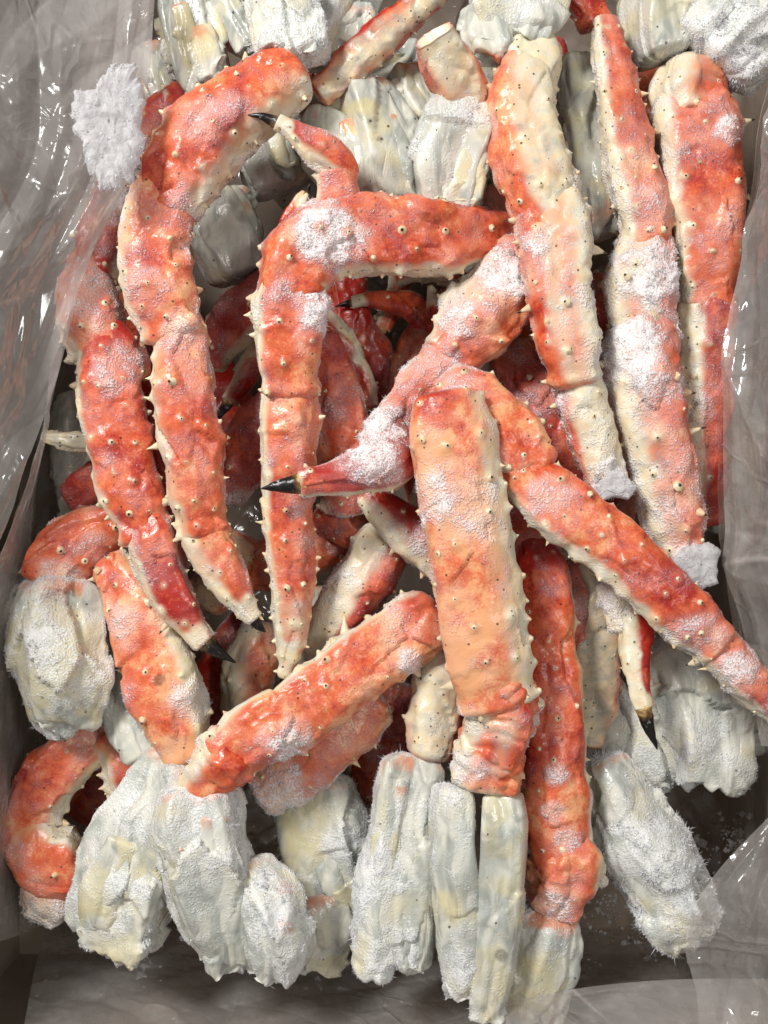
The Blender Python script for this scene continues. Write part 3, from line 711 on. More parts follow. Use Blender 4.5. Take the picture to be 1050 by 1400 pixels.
leg('leg right of the top middle, cream on its right flank with a knobby joint', [
    ('S', [(690, -30, -44, 110), (702, 25, -40, 128), (706, 70, -36, 104)], dict(frost=.32, n=2.4, edge=.3, paint=[('r', 680, 85, 18, .9), ('d', 755, 65, 20, .9)])),
    ('K', [(712, 55, -36, 70), (725, 85, -32, 86), (716, 130, -29, 88)], dict(red=-.1, frost=.15, pale=(.3, -.6, .6), plim=(-.4, .3), dark=.25, spines=.3)),
    ('U', [(716, 110, -28, 84), (713, 165, -25, 92), (732, 240, -21, 98), (757, 318, -18, 100)], dict(pale=(1, -.1, .35), plim=(-.05, .45), red=.2, frost=.2, dark=.10, hr=.8, blobs=[(690, 300, 25, .4), (790, 255, 22, .6)], spines=1.0, paint=[('d', 730, 190, 40, .2)])),
    ('L', [(756, 305, -18, 96), (764, 395, -15, 86), (777, 465, -15, 86), (790, 532, -17, 74)], dict(pale=(.7, -.1, .6), plim=(.25, .8), red=.3, frost=.28, hr=.8, blobs=[(815, 400, 30, .5), (735, 330, 22, .5), (820, 470, 30, .4)], spines=.9)),
    ('C', [(790, 518, -21, 64), (805, 580, -22, 64), (822, 640, -24, 58), (836, 678, -26, 52)], dict(pale=(.5, .1, .8), plim=(.0, .6), red=.15, frost=.35, cap=(.5, .5), blobs=[(840, 665, 40, .8), (770, 560, 30, .3)], spines=.5)),
])
leg('heavily frosted leg standing second from the right, pink above and furry white at its joint', [
    ('U', [(826, 22, -46, 30), (834, 75, -43, 46), (844, 130, -41, 56), (860, 220, -39, 68), (880, 300, -37, 72), (884, 345, -37, 66)], dict(pale=(-1, 0, .1), plim=(.1, .5), red=.35, frost=.34, dark=.08, hr=.8, blobs=[(890, 290, 40, .25)], spines=1.0)),
    ('K', [(878, 332, -38, 70), (874, 385, -35, 86), (880, 440, -34, 84), (884, 480, -33, 98)], dict(pale=(-.7, 0, .5), plim=(.3, .8), red=.6, frost=.50, hr=.8, lump=1.6, blobs=[(885, 372, 50, .55), (870, 478, 45, .35)], spines=.5, size=.0019)),
    ('L', [(880, 470, -33, 98), (884, 545, -32, 100), (908, 640, -33, 90), (922, 715, -35, 86), (932, 768, -37, 72)], dict(pale=(-1, .1, .1), plim=(.1, .55), red=.42, frost=.42, hr=.8, blobs=[(860, 480, 55, .6), (900, 520, 40, .35), (955, 775, 40, .8), (925, 680, 50, .2)], spines=.6, paint=[('d', 868, 620, 25, .25), ('r', 900, 635, 14, .6)])),
])
leg('rightmost leg beside the film, cream left half and orange right half', [
    ('S', [(1075, -10, -45, 120), (1010, 45, -46, 128), (965, 95, -50, 96)], dict(frost=.6, edge=.8, n=2.3, plates=0, blobs=[(1000, 60, 70, .35)], size=.0022)),
    ('E', [(905, -30, -56, 110), (900, 40, -54, 84), (908, 85, -54, 70)], dict(frost=.3, n=2.4)),
    ('K', [(945, 80, -52, 74), (942, 130, -50, 106), (948, 175, -49, 108)], dict(pale=(-.8, -.5, .5), plim=(.1, .7), red=.2, frost=.2, spines=.5, dark=.05, paint=[('r', 965, 90, 30, .3), ('d', 945, 155, 12, .7)])),
    ('U', [(948, 160, -49, 108), (956, 225, -47, 110), (965, 310, -46, 100), (966, 400, -47, 84), (964, 430, -48, 74)], dict(pale=(-1, 0, .1), plim=(.30, .7), red=.36, frost=.26, blobs=[(995, 180, 22, .6), (985, 330, 40, .2)], spines=.7)),
    ('L', [(965, 410, -49, 82), (964, 500, -50, 78), (963, 580, -51, 70), (964, 660, -54, 58), (966, 720, -58, 40)], dict(pale=(-1, 0, .15), plim=(.15, .6), red=.72, frost=.3, spines=.5, blobs=[(960, 560, 25, .4)])),
])
leg('frost-caked leg behind the centre ending in a black-tipped claw pointing left', [
    ('U', [(722, 335, -44, 84), (690, 395, -38, 104), (645, 452, -36, 100), (608, 500, -35, 76)], dict(red=.3, dark=.3, frost=.34, hr=.8, lump=1.4, pale=(-.8, -.6, .3), plim=(.5, 1.0), blobs=[(692, 372, 42, .65), (620, 430, 34, .45), (610, 480, 22, .4)], spines=.5)),
    ('K', [(602, 498, -33, 60), (560, 555, -28, 56), (530, 605, -20, 66), (520, 640, -14, 60)], dict(red=.5, frost=.5, hr=.8, lump=1.8, dark=.15, blobs=[(525, 595, 45, .45)], spines=.2, size=.0019)),
    ('C', [(540, 628, -6, 62), (490, 645, 4, 56), (440, 655, 10, 42), (408, 661, 11, 30)], dict(red=.85, frost=.30, blobs=[(515, 630, 42, .6), (470, 625, 20, .3)], spines=.3, pale=(-.2, 1, -.3), plim=(.3, .8), paint=[('d', 418, 665, 22, .6), ('p', 405, 658, 14, .8)]),
     [(418, 660, 11, 33), (385, 664, 12, 19), (357, 668, 12, 2)]),
    ('F', [(540, 575, -16, 24), (550, 610, -12, 34), (546, 648, -10, 28), (536, 668, -10, 12)], dict(red=.9, frost=.25, spines=0, dark=.45, paint=[('p', 542, 655, 20, .6)])),
], res=1.0)
leg('red leg right of the middle, standing upright, its frosted shoulder under the film', [
    ('U', [(730, 735, -46, 44), (738, 795, -37, 74), (748, 880, -33, 74), (756, 960, -31, 80), (758, 1050, -30, 84), (763, 1130, -30, 88), (770, 1185, -31, 88)], dict(red=.55, frost=.13, hr=.85, pale=(1, 0, -.2), plim=(.55, .95), blobs=[(760, 1055, 18, .5), (755, 1110, 20, .5), (780, 1150, 30, .5)], spines=.8, paint=[('r', 735, 800, 70, .25), ('r', 770, 1100, 80, -.25)])),
    ('K', [(772, 1170, -31, 92), (768, 1205, -32, 86), (756, 1245, -36, 80)], dict(red=.25, frost=.3, lump=1.6, wrinkle=.6, spines=.3, pale=(1, 0, 0), plim=(.5, .9), blobs=[(750, 1245, 35, .4)])),
    ('F', [(795, 1195, -33, 44), (818, 1202, -34, 24), (830, 1207, -35, 10)], dict(pale=(0, 0, 1), plim=(-.4, .4), frost=.7, spines=0)),
    ('S', [(752, 1232, -38, 84), (738, 1280, -42, 104), (722, 1330, -46, 108), (700, 1385, -52, 96)], dict(frost=.42, n=2.5, paint=[('r', 740, 1240, 40, .75), ('p', 720, 1340, 60, .6)])),
])
leg('stout orange leg at lower left, grey-white along its right side, broad white shoulder below', [
    ('U', [(148, 760, -46, 50), (172, 800, -42, 74), (200, 865, -38, 92), (224, 935, -35, 96), (248, 1000, -33, 82), (262, 1045, -32, 66)], dict(red=-.02, frost=.26, hr=.8, pale=(1, -.2, -.1), plim=(.2, .6), blobs=[(265, 960, 40, .45), (165, 850, 25, .3)], spines=.3, paint=[('r', 240, 990, 30, .3), ('d', 218, 930, 10, .8), ('r', 150, 790, 40, .3)])),
    ('S', [(250, 1035, -32, 64), (212, 1105, -34, 104), (182, 1190, -38, 124), (158, 1265, -43, 108), (150, 1290, -46, 80)], dict(frost=.40, edge=.8, ragged=1, blobs=[(150, 1230, 60, .4), (190, 1120, 40, .3)], paint=[('p', 200, 1180, 40, .4)])),
    ('E', [(160, 905, -60, 56), (185, 965, -56, 66), (215, 1035, -50, 66)], dict(frost=.3, n=2.6, paint=[('d', 195, 985, 10, .7)])),
])
leg('bent leg at the left wall ending in a big yellowish frost-covered stump', [
    ('K', [(185, 722, -58, 62), (130, 728, -54, 78), (88, 765, -50, 96), (74, 805, -48, 112)], dict(red=.2, frost=.3, hr=.85, blobs=[(130, 745, 30, .35), (80, 800, 40, .35)], paint=[('p', 60, 790, 40, .3)], spines=.6)),
    ('S', [(76, 785, -47, 100), (72, 850, -43, 132), (78, 910, -42, 142), (84, 965, -44, 112), (90, 992, -46, 70)], dict(frost=.42, edge=.9, n=2.3, ragged=1, plates=0, paint=[('p', 80, 900, 90, 1.0), ('r', 80, 790, 40, .5), ('d', 85, 915, 22, .45)], blobs=[(80, 900, 80, .3)], lump=.8)),
    ('E', [(128, 830, -52, 30), (140, 870, -50, 36), (145, 910, -52, 26)], dict(frost=.9, n=2.2)),
])
leg('leg curled into a ring in the lower left corner round a dark gap', [
    ('C', [(160, 1130, -70, 36), (180, 1085, -68, 64), (170, 1038, -70, 74), (140, 1010, -76, 60)], dict(red=.42, frost=.3, pale=(-.9, .4, .1), plim=(.2, .7), spines=.6, cap=(.5, .5))),
    ('U', [(150, 1004, -78, 52), (108, 1024, -74, 72), (66, 1068, -71, 78), (42, 1120, -69, 78), (48, 1165, -67, 84)], dict(red=.25, frost=.28, pale=(.7, .6, 0), plim=(.4, .8), spines=.7)),
    ('K', [(44, 1140, -67, 80), (62, 1172, -63, 96), (96, 1180, -61, 104), (120, 1176, -62, 84)], dict(red=.2, frost=.24, pale=(.2, -.9, .0), plim=(.3, .8), spines=.5)),
    ('L', [(52, 1185, -70, 84), (80, 1218, -68, 96), (106, 1238, -70, 76)], dict(red=-.1, frost=.6, edge=.8, spines=.2, pale=(0, 1, .3), plim=(0, .7))),
])
leg('cream speckled leg left of the middle leg, with a frosty white shoulder slab', [
    ('U', [(600, 880, -38, 60), (598, 950, -36, 70), (592, 1010, -34, 74), (586, 1040, -33, 70)], dict(red=.0, frost=.16, dark=.2, pale=(-.3, 0, 1), plim=(.1, .9), spines=.7, paint=[('r', 600, 1000, 30, .35)])),
    ('S', [(565, 1030, -33, 72), (553, 1100, -29, 74), (542, 1190, -27, 84), (538, 1270, -28, 88), (537, 1318, -30, 80)], dict(frost=.36, edge=.8, ragged=1, n=3.4, blobs=[(510, 1200, 50, .6), (540, 1310, 50, .4)], paint=[('p', 530, 1260, 40, .3), ('d', 530, 1170, 8, .4)], lump=.8)),
])
leg('short orange leg tucked below the diagonal one, frosty rounded end', [
    ('U', [(520, 950, -52, 60), (470, 1000, -46, 76), (410, 1050, -44, 80), (352, 1090, -45, 66)], dict(red=.15, frost=.36, edge=.6, blobs=[(380, 1080, 50, .45)], pale=(-.4, .9, 0), plim=(.3, .9), spines=.5, dark=.12)),
])
leg('thin leg with cream edge and dark red patch pointing at the middle leg', [
    ('L', [(496, 672, -34, 30), (530, 704, -33, 52), (575, 745, -34, 60), (625, 790, -38, 50)], dict(red=.85, frost=.28, pale=(-.6, .8, .2), plim=(.05, .45), spines=.5, blobs=[(590, 740, 30, .4)])),
])
leg('white-edged dark red leg slanting under the claw and the diagonal leg', [
    ('L', [(540, 720, -48, 60), (510, 770, -46, 78), (470, 835, -46, 72), (432, 900, -50, 50)], dict(red=.65, frost=.3, pale=(-.9, -.3, .2), plim=(.0, .35), spines=.6, dark=.1, blobs=[(470, 790, 25, .3)])),
])
leg('dull pink leg partly hidden right behind the straight hooked leg', [
    ('L', [(438, 455, -50, 46), (455, 520, -46, 66), (468, 590, -44, 76), (470, 660, -46, 76), (470, 705, -50, 60)], dict(red=.5, frost=.36, pale=(-1, 0, 0), plim=(.5, .9), dark=.15, spines=.6)),
])
leg('narrow cream claw hanging by the right crossing leg, red stripe, sharp black tip', [
    ('L', [(838, 790, -30, 44), (850, 830, -26, 44), (858, 865, -24, 38)], dict(red=.3, frost=.5, pale=(-1, 0, .4), plim=(-.1, .4), spines=.4, blobs=[(845, 810, 30, .4)])),
    ('C', [(866, 845, -22, 42), (868, 895, -20, 40), (875, 945, -15, 30), (881, 970, -13, 24)], dict(red=.95, frost=.05, edge=.1, pale=(-1, .1, .30), plim=(.12, .32), spines=1.0, dark=.03, paint=[('p', 878, 962, 20, 1)]),
     [(879, 964, -13, 25), (887, 994, -12, 16), (899, 1024, -12, 2)]),
], res=.9)
leg('brownish speckled leg in shade between the red upright leg and the hanging claw', [
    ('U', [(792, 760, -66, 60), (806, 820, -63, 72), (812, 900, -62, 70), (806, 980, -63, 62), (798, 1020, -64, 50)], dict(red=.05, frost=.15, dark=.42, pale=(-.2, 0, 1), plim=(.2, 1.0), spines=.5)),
])
leg('dull pink leg passing behind the middle leg just right of it', [
    ('L', [(600, 672, -56, 60), (670, 705, -52, 74), (730, 722, -50, 72), (775, 716, -52, 56)], dict(red=.62, frost=.34, pale=(0, 1, 0), plim=(.5, .9), spines=.5)),
])
leg('white frosted shoulder cluster under the hanging claw at the right', [
    ('S', [(832, 925, -92, 60), (852, 980, -92, 80), (876, 1045, -90, 88), (886, 1078, -90, 60)], dict(frost=.42, edge=.8, n=2.4, ragged=1, plates=0, paint=[('p', 870, 980, 40, .3), ('d', 885, 1040, 16, .4)])),
    ('S', [(905, 870, -78, 90), (940, 930, -72, 122), (968, 1000, -68, 116), (968, 1065, -70, 84)], dict(frost=.4, edge=.8, ragged=1, n=2.6, paint=[('p', 935, 1000, 25, .4)], blobs=[(960, 1010, 50, .4)], lump=1.3)),
], category='crab shoulder', name='crab_shoulder')
leg('fluffy white shoulder lying diagonally in the lower right, pointing at the film corner', [
    ('S', [(812, 1032, -62, 60), (838, 1090, -58, 94), (876, 1160, -55, 104), (918, 1222, -55, 104), (950, 1270, -58, 76)], dict(frost=.55, edge=1.0, n=2.5, ragged=1.2, blobs=[(900, 1170, 80, .35), (950, 1220, 50, .4)], paint=[('p', 815, 1085, 30, .5), ('d', 900, 1193, 10, .9), ('d', 852, 1185, 12, .5), ('d', 945, 1235, 10, .8)], size=.0022)),
], category='crab shoulder', name='crab_shoulder')
leg('grey shoulder in shade behind the hanging lump at the bottom left of centre', [
    ('S', [(425, 1060, -66, 84), (440, 1130, -62, 96), (462, 1205, -62, 78), (480, 1290, -66, 44)], dict(frost=.3, edge=.7, n=2.8, paint=[('p', 430, 1120, 50, .3)], blobs=[(470, 1150, 35, .5)])),
    ('E', [(425, 1215, -58, 60), (438, 1265, -58, 70), (430, 1325, -62, 34)], dict(frost=.4, edge=.8, n=2.4, ragged=1.2, paint=[('p', 435, 1280, 30, .5), ('d', 430, 1225, 20, .4)])),
], category='crab shoulder', name='crab_shoulder')
# --- shoulders and stubs along the top
leg('greenish white split shoulder at the top left beside the film', [
    ('S', [(252, -30, -44, 60), (262, 40, -42, 74), (276, 100, -42, 72), (290, 130, -44, 50)], dict(frost=.2, n=3.4, lump=1.2, paint=[('p', 270, 60, 40, .3)])),
    ('E', [(300, -30, -38, 34), (322, 15, -35, 40), (345, 70, -34, 34)], dict(frost=.15, n=3.0, lump=1.2)),
    ('E', [(236, 40, -50, 20), (240, 80, -50, 24), (255, 110, -50, 22)], dict(frost=.6)),
], category='crab shoulder', name='crab_shoulder')
leg('grey frosty shoulder mass at the top, left of the thin diagonal leg', [
    ('S', [(455, -40, -60, 110), (455, 30, -58, 112), (440, 95, -58, 84)], dict(frost=.42, n=2.3, dark=.2, paint=[('p', 455, 40, 40, .2)])),
], category='crab shoulder', name='crab_shoulder')
leg('thin cream and brown leg slanting down-left from the top edge', [
    ('L', [(625, -45, -34, 50), (575, 5, -31, 46), (515, 60, -30, 46), (470, 100, -31, 46), (432, 132, -34, 36)], dict(red=.5, frost=.12, dark=.40, pale=(.2, .3, 1), plim=(.5, 1.0), spines=.9, paint=[('r', 505, 50, 30, .8), ('r', 480, 75, 20, .6)])),
], res=1.1)
leg('short cream stub with orange sides and an open round end at the top', [
    ('U', [(592, 48, -8, 58), (606, 78, -16, 66), (628, 115, -26, 72), (645, 150, -36, 60)], dict(red=.12, frost=.2, pale=(-.1, .1, 1), plim=(.35, .85), spines=.15, hollow=True, cap=(0, .6), paint=[('p', 600, 60, 30, .5)])),
])
leg('smooth white shoulder block below the thin diagonal leg near the top', [
    ('S', [(490, 118, -48, 74), (506, 165, -44, 96), (524, 225, -42, 92), (528, 285, -46, 86)], dict(frost=.1, edge=.1, n=3.0, lump=.8, paint=[('p', 510, 170, 40, .3), ('d', 520, 190, 7, .7), ('d', 505, 165, 6, .7)])),
    ('E', [(408, 175, -46, 40), (440, 190, -44, 66), (478, 232, -44, 70), (500, 275, -48, 60)], dict(frost=.12, n=2.6, paint=[('p', 440, 190, 30, .4), ('d', 492, 232, 18, .6)])),
], category='crab shoulder', name='crab_shoulder')
leg('grey-white icy shoulder standing right of the smooth white block', [
    ('S', [(655, 130, -44, 62), (634, 180, -40, 86), (616, 235, -39, 92), (608, 295, -42, 80)], dict(frost=.34, edge=.5, n=2.6, blobs=[(645, 150, 30, .5), (625, 220, 30, .3)], paint=[('d', 625, 150, 12, .5)])),
], category='crab shoulder', name='crab_shoulder')
leg('small squarish greenish-white shoulder piece wedged under the open stub', [
    ('S', [(555, 90, -56, 56), (565, 130, -53, 66), (585, 175, -54, 70)], dict(frost=.08, n=4.0, lump=.6)),
], category='crab shoulder', name='crab_shoulder')
leg('pale leg in shadow between the two tall right-hand legs', [
    ('S', [(790, 80, -72, 70), (798, 170, -68, 80), (812, 270, -66, 76), (820, 330, -68, 60)], dict(frost=.2, n=2.4, paint=[('r', 815, 300, 40, .5)])),
], category='crab leg')
leg('red stub at the very top between the right-hand legs', [
    ('L', [(770, -40, -62, 50), (795, 0, -60, 52), (815, 40, -62, 40)], dict(red=.7, frost=.2, spines=.4)),
])
leg('pale green-white shoulder in the hollow inside the upper left bend', [
    ('S', [(292, 262, -78, 70), (306, 320, -74, 88), (330, 385, -76, 72)], dict(frost=.12, n=2.6, paint=[('d', 345, 300, 25, .4)])),
], category='crab shoulder', name='crab_shoulder')
leg('purplish frosted leg piece behind the end of the hooked leg', [
    ('L', [(655, 255, -66, 56), (662, 320, -62, 70), (690, 370, -62, 60)], dict(red=.4, frost=.5, spines=.2)),
])
# --- middle layer seen in the gaps; dark on the red legs paints in hollow shade
leg('dark red leg in the gap between the inner left leg and the hooked leg', [
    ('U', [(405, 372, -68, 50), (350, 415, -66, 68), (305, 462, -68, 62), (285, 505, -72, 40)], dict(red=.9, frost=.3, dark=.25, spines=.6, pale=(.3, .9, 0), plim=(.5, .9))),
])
leg('red leg slanting behind the hooked leg at mid height', [
    ('U', [(395, 545, -66, 76), (345, 610, -64, 84), (300, 680, -68, 70)], dict(red=.85, frost=.3, dark=.25, spines=.5, blobs=[(330, 690, 30, .5)])),
])
leg('little cream claw with black specks poking out at the left wall', [
    ('C', [(135, 606, -62, 26), (100, 602, -60, 28), (72, 599, -60, 20), (56, 597, -60, 8)], dict(red=-.2, frost=.05, dark=.18, pale=(0, 0, 1), plim=(-1, -.5), spines=.3)),
], res=.9)
leg('dark narrow leg in the slit between the two left-hand claws', [
    ('L', [(202, 520, -62, 40), (222, 620, -60, 50), (236, 720, -62, 48), (245, 780, -66, 30)], dict(red=.85, frost=.2, spines=.6)),
])
leg('shaded brown leg lying level behind the straight hooked leg', [
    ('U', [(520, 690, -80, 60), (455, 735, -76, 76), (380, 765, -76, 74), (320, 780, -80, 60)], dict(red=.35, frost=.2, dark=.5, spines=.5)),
])
leg('speckled brown knuckle in shade right of the inner left claw', [
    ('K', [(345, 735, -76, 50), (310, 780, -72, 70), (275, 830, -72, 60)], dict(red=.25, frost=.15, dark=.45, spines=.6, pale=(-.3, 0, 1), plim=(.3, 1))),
])
leg('pale pinkish leg end seen below the straight hooked leg', [
    ('L', [(365, 850, -82, 60), (342, 920, -78, 72), (330, 985, -80, 60)], dict(red=.15, frost=.35, spines=.3, pale=(-1, 0, .2), plim=(0, .6))),
])
leg('dark red leg in the gap behind the cream-flanked right leg', [
    ('U', [(690, 470, -70, 60), (738, 560, -64, 84), (765, 640, -62, 84), (800, 745, -66, 66)], dict(red=.8, frost=.32, dark=.25, spines=.6, blobs=[(745, 540, 35, .3)])),
])
leg('orange-brown leg sliver in the dark gap above the crossing leg', [
    ('L', [(735, 440, -82, 46), (715, 500, -80, 52), (700, 560, -80, 48)], dict(red=.25, frost=.05, dark=.2, spines=.3)),
])
leg('dark cream-tipped claw pointing left in the dark hollow at the centre', [
    ('C', [(600, 452, -78, 44), (560, 418, -74, 40), (510, 411, -72, 24), (480, 414, -72, 13)], dict(red=.7, frost=.1, dark=.35, spines=.6, edge=.1, pale=(0, -.9, .1), plim=(.6, .95), paint=[('p', 488, 413, 20, .8)]),
     [(486, 413, -72, 14), (470, 416, -72, 7), (457, 419, -73, 1)]),
    ('K', [(590, 440, -80, 50), (565, 490, -80, 52), (545, 560, -82, 46)], dict(red=.3, dark=.5, frost=.25, spines=.4)),
], res=1.0)
leg('upright red claw with cream point in the hollow above the frosted claw leg', [
    ('C', [(606, 472, -66, 32), (602, 440, -63, 32), (594, 408, -62, 18), (588, 390, -62, 5)], dict(red=.75, frost=.1, spines=.2, paint=[('p', 590, 398, 22, 1)])),
], res=.9)
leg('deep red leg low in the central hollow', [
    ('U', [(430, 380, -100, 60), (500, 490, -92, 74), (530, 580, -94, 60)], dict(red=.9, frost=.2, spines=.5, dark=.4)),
])
leg('shaded grey shoulder behind the lower part of the straight hooked leg', [
    ('S', [(445, 800, -90, 60), (425, 870, -86, 66), (415, 950, -88, 60)], dict(frost=.25, dark=.2)),
], category='crab shoulder', name='crab_shoulder')
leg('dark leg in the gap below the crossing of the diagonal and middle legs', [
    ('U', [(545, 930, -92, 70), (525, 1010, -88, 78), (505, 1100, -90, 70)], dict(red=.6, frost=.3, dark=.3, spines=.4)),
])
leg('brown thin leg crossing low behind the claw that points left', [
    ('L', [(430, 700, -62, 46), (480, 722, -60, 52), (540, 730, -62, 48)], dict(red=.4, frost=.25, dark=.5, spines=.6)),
])
leg('dark red slender claw low between the hooked leg and the dull pink leg', [
    ('C', [(465, 330, -86, 36), (485, 430, -82, 42), (478, 500, -82, 34), (462, 545, -84, 14)], dict(red=.95, frost=.15, dark=.2, spines=.6)),
])
leg('slim mottled leg in the slot left of the middle leg, under the frosted claw', [
    ('L', [(565, 560, -62, 40), (575, 630, -58, 50), (580, 700, -60, 48)], dict(red=.55, frost=.3, dark=.35, spines=.6)),
])
leg('small frosted red claw in the gap just left of the brown speckled leg', [
    ('C', [(772, 770, -56, 40), (786, 820, -54, 40), (790, 870, -55, 26), (788, 905, -57, 8)], dict(red=.7, frost=.35, dark=.1, spines=.8)),
])
leg('short dark leg piece behind the elbow of the bent left wall leg', [
    ('L', [(95, 690, -84, 50), (140, 660, -80, 60), (190, 650, -82, 52)], dict(red=.75, frost=.25, dark=.25, spines=.6)),
])
leg('grey icy shoulder wedged low in the right gap below the crossing leg', [
    ('S', [(1000, 880, -92, 70), (1010, 950, -88, 84), (1000, 1020, -90, 60)], dict(frost=.35, n=2.6)),
], category='crab shoulder', name='crab_shoulder')
leg('dark thin claw with a black point in the gap between the two left-hand legs', [
    ('C', [(205, 430, -74, 34), (218, 480, -72, 34), (214, 525, -72, 20)], dict(red=.9, frost=.2, dark=.3, spines=.8), [(214, 518, -72, 20), (210, 545, -73, 10), (203, 566, -75, 2)]),
], res=1.0)
leg('slender black-tipped claw lying flat in the dark left of the straight hooked leg', [
    ('C', [(360, 470, -72, 30), (335, 515, -70, 34), (312, 550, -70, 20)], dict(red=.75, frost=.2, dark=.25, spines=.8, pale=(-.8, 0, .3), plim=(.2, .8)), [(316, 545, -70, 20), (302, 565, -71, 10), (292, 582, -73, 2)]),
], res=1.0)
leg('cream-edged claw tip pointing down in the hollow under the hooked leg', [
    ('C', [(548, 372, -80, 30), (540, 410, -86, 30), (520, 450, -88, 22)], dict(red=.6, frost=.1, dark=.3, spines=.8, pale=(-.8, 0, .3), plim=(.2, .8)), [(523, 445, -88, 22), (508, 470, -90, 10), (498, 488, -92, 2)]),
], res=1.0)
leg('thin cream-edged red leg curving down in the dark of the central hollow', [
    ('L', [(425, 420, -66, 26), (462, 455, -62, 32), (494, 515, -62, 30), (505, 560, -64, 22)], dict(red=.7, frost=.2, dark=.1, spines=1.0, pale=(.6, -.6, .3), plim=(.3, .8)), [(504, 554, -64, 22), (508, 580, -66, 10), (506, 598, -68, 2)]),
], res=.9)
leg('thin red leg with cream underside stretching under the hooked leg towards the right', [
    ('L', [(690, 400, -82, 34), (640, 385, -76, 32), (590, 372, -74, 30), (540, 378, -76, 24)], dict(red=.65, frost=.2, dark=.15, spines=1.0, pale=(.2, .9, .2), plim=(.3, .8))),
], res=1.0)
leg('slender mottled leg dropping between the frosted claw and the middle leg', [
    ('L', [(610, 600, -50, 24), (590, 660, -46, 34), (566, 712, -44, 32), (548, 760, -46, 22)], dict(red=.5, frost=.3, dark=.2, spines=.9, pale=(-.8, 0, .3), plim=(.2, .8))),
], res=1.0)
leg('grey-green shoulder filling the gap behind the red pincer at the top', [
    ('S', [(345, 150, -82, 70), (365, 205, -78, 86), (390, 262, -80, 76)], dict(frost=.15, dark=.1)),
], category='crab shoulder', name='crab_shoulder')
leg('pale shoulder lump between the grey frosty mass and the smooth white block', [
    ('S', [(470, 95, -72, 64), (500, 110, -68, 70), (545, 95, -70, 66), (560, 60, -72, 56)], dict(frost=.3, dark=.1)),
], category='crab shoulder', name='crab_shoulder')
leg('white shoulder piece in the gap between the icy shoulder and the cream-flanked leg', [
    ('S', [(672, 110, -66, 60), (672, 180, -64, 72), (664, 250, -66, 66)], dict(frost=.3, dark=.05)),
], category='crab shoulder', name='crab_shoulder')
leg('greenish shoulder tucked behind the upper left bend beside the ice flake', [
    ('S', [(215, 60, -66, 56), (225, 110, -62, 66), (250, 150, -62, 60)], dict(frost=.3, dark=.1)),
], category='crab shoulder', name='crab_shoulder')
# --- bottom of the heap: dim shapes glimpsed between the others
rf = np.random.default_rng(5)
LOW = [(300, 560, 70, 0, 'dim red leg low in the gap between the inner left leg and the hooked leg'),
       (640, 420, 110, 0, 'dim leg deep behind the frost-caked upper part of the centre claw leg'),
       (820, 480, 80, 0, 'dark leg deep in the slot between the two tall legs on the right'),
       (840, 640, 100, 1, 'dim leg deep above the crossing leg, under the frosted leg end'),
       (300, 930, 120, 1, 'dim leg at the bottom of the hollow above the diagonal leg, left part'),
       (120, 640, 85, 1, 'dull whitish shoulder low at the left wall behind the little cream claw'),
       (560, 330, 20, 1, 'dim leg deep under the hooked leg, right of its bend'),
       (750, 160, 85, 1, 'dim leg deep beside the top of the cream-flanked leg'),
       (400, 230, 45, 1, 'dull whitish shoulder deep under the small red pincer'),
       (210, 420, 80, 0, 'dim leg deep between the two bent legs on the left'),
       (620, 120, 10, 1, 'dull whitish shoulder deep under the open-ended stub at the top'),
       (140, 1090, 30, 1, 'dim red leg inside the ring of the curled leg, lower left'),
       (980, 620, 85, 1, 'dull whitish shoulder low under the film at the right wall'),
       (350, 40, 30, 1, 'dim leg deep at the top between the white shoulders on the left'),
       (900, 200, 88, 1, 'dim leg deep between the frosted leg and the rightmost leg'),
       (200, 870, 60, 1, 'dim leg low behind the stout orange leg and the yellowish stump')]
for u, v, an, fl, lb in LOW:
    a = math.radians(an); dx, dy = math.cos(a) * 105, math.sin(a) * 105; z = -112 - rf.random() * 14
    sh = 'whitish' in lb
    leg(lb, [('S' if sh else 'U', [(u - dx, v - dy, z - 6, 60), (u - dx * .3, v - dy * .3, z, 80), (u + dx * .4, v + dy * .4, z, 80), (u + dx, v + dy, z - 6, 62)],
         dict(red=.4 + .5 * rf.random(), frost=.25, dark=.15, res=2.2, spines=0 if fl else .5, rho=.4e6))], group='crab legs buried low in the heap',
        category='crab shoulder' if sh else 'crab leg', name='crab_shoulder' if sh else 'crab_limb')
print('crystals', CRYSTALS)

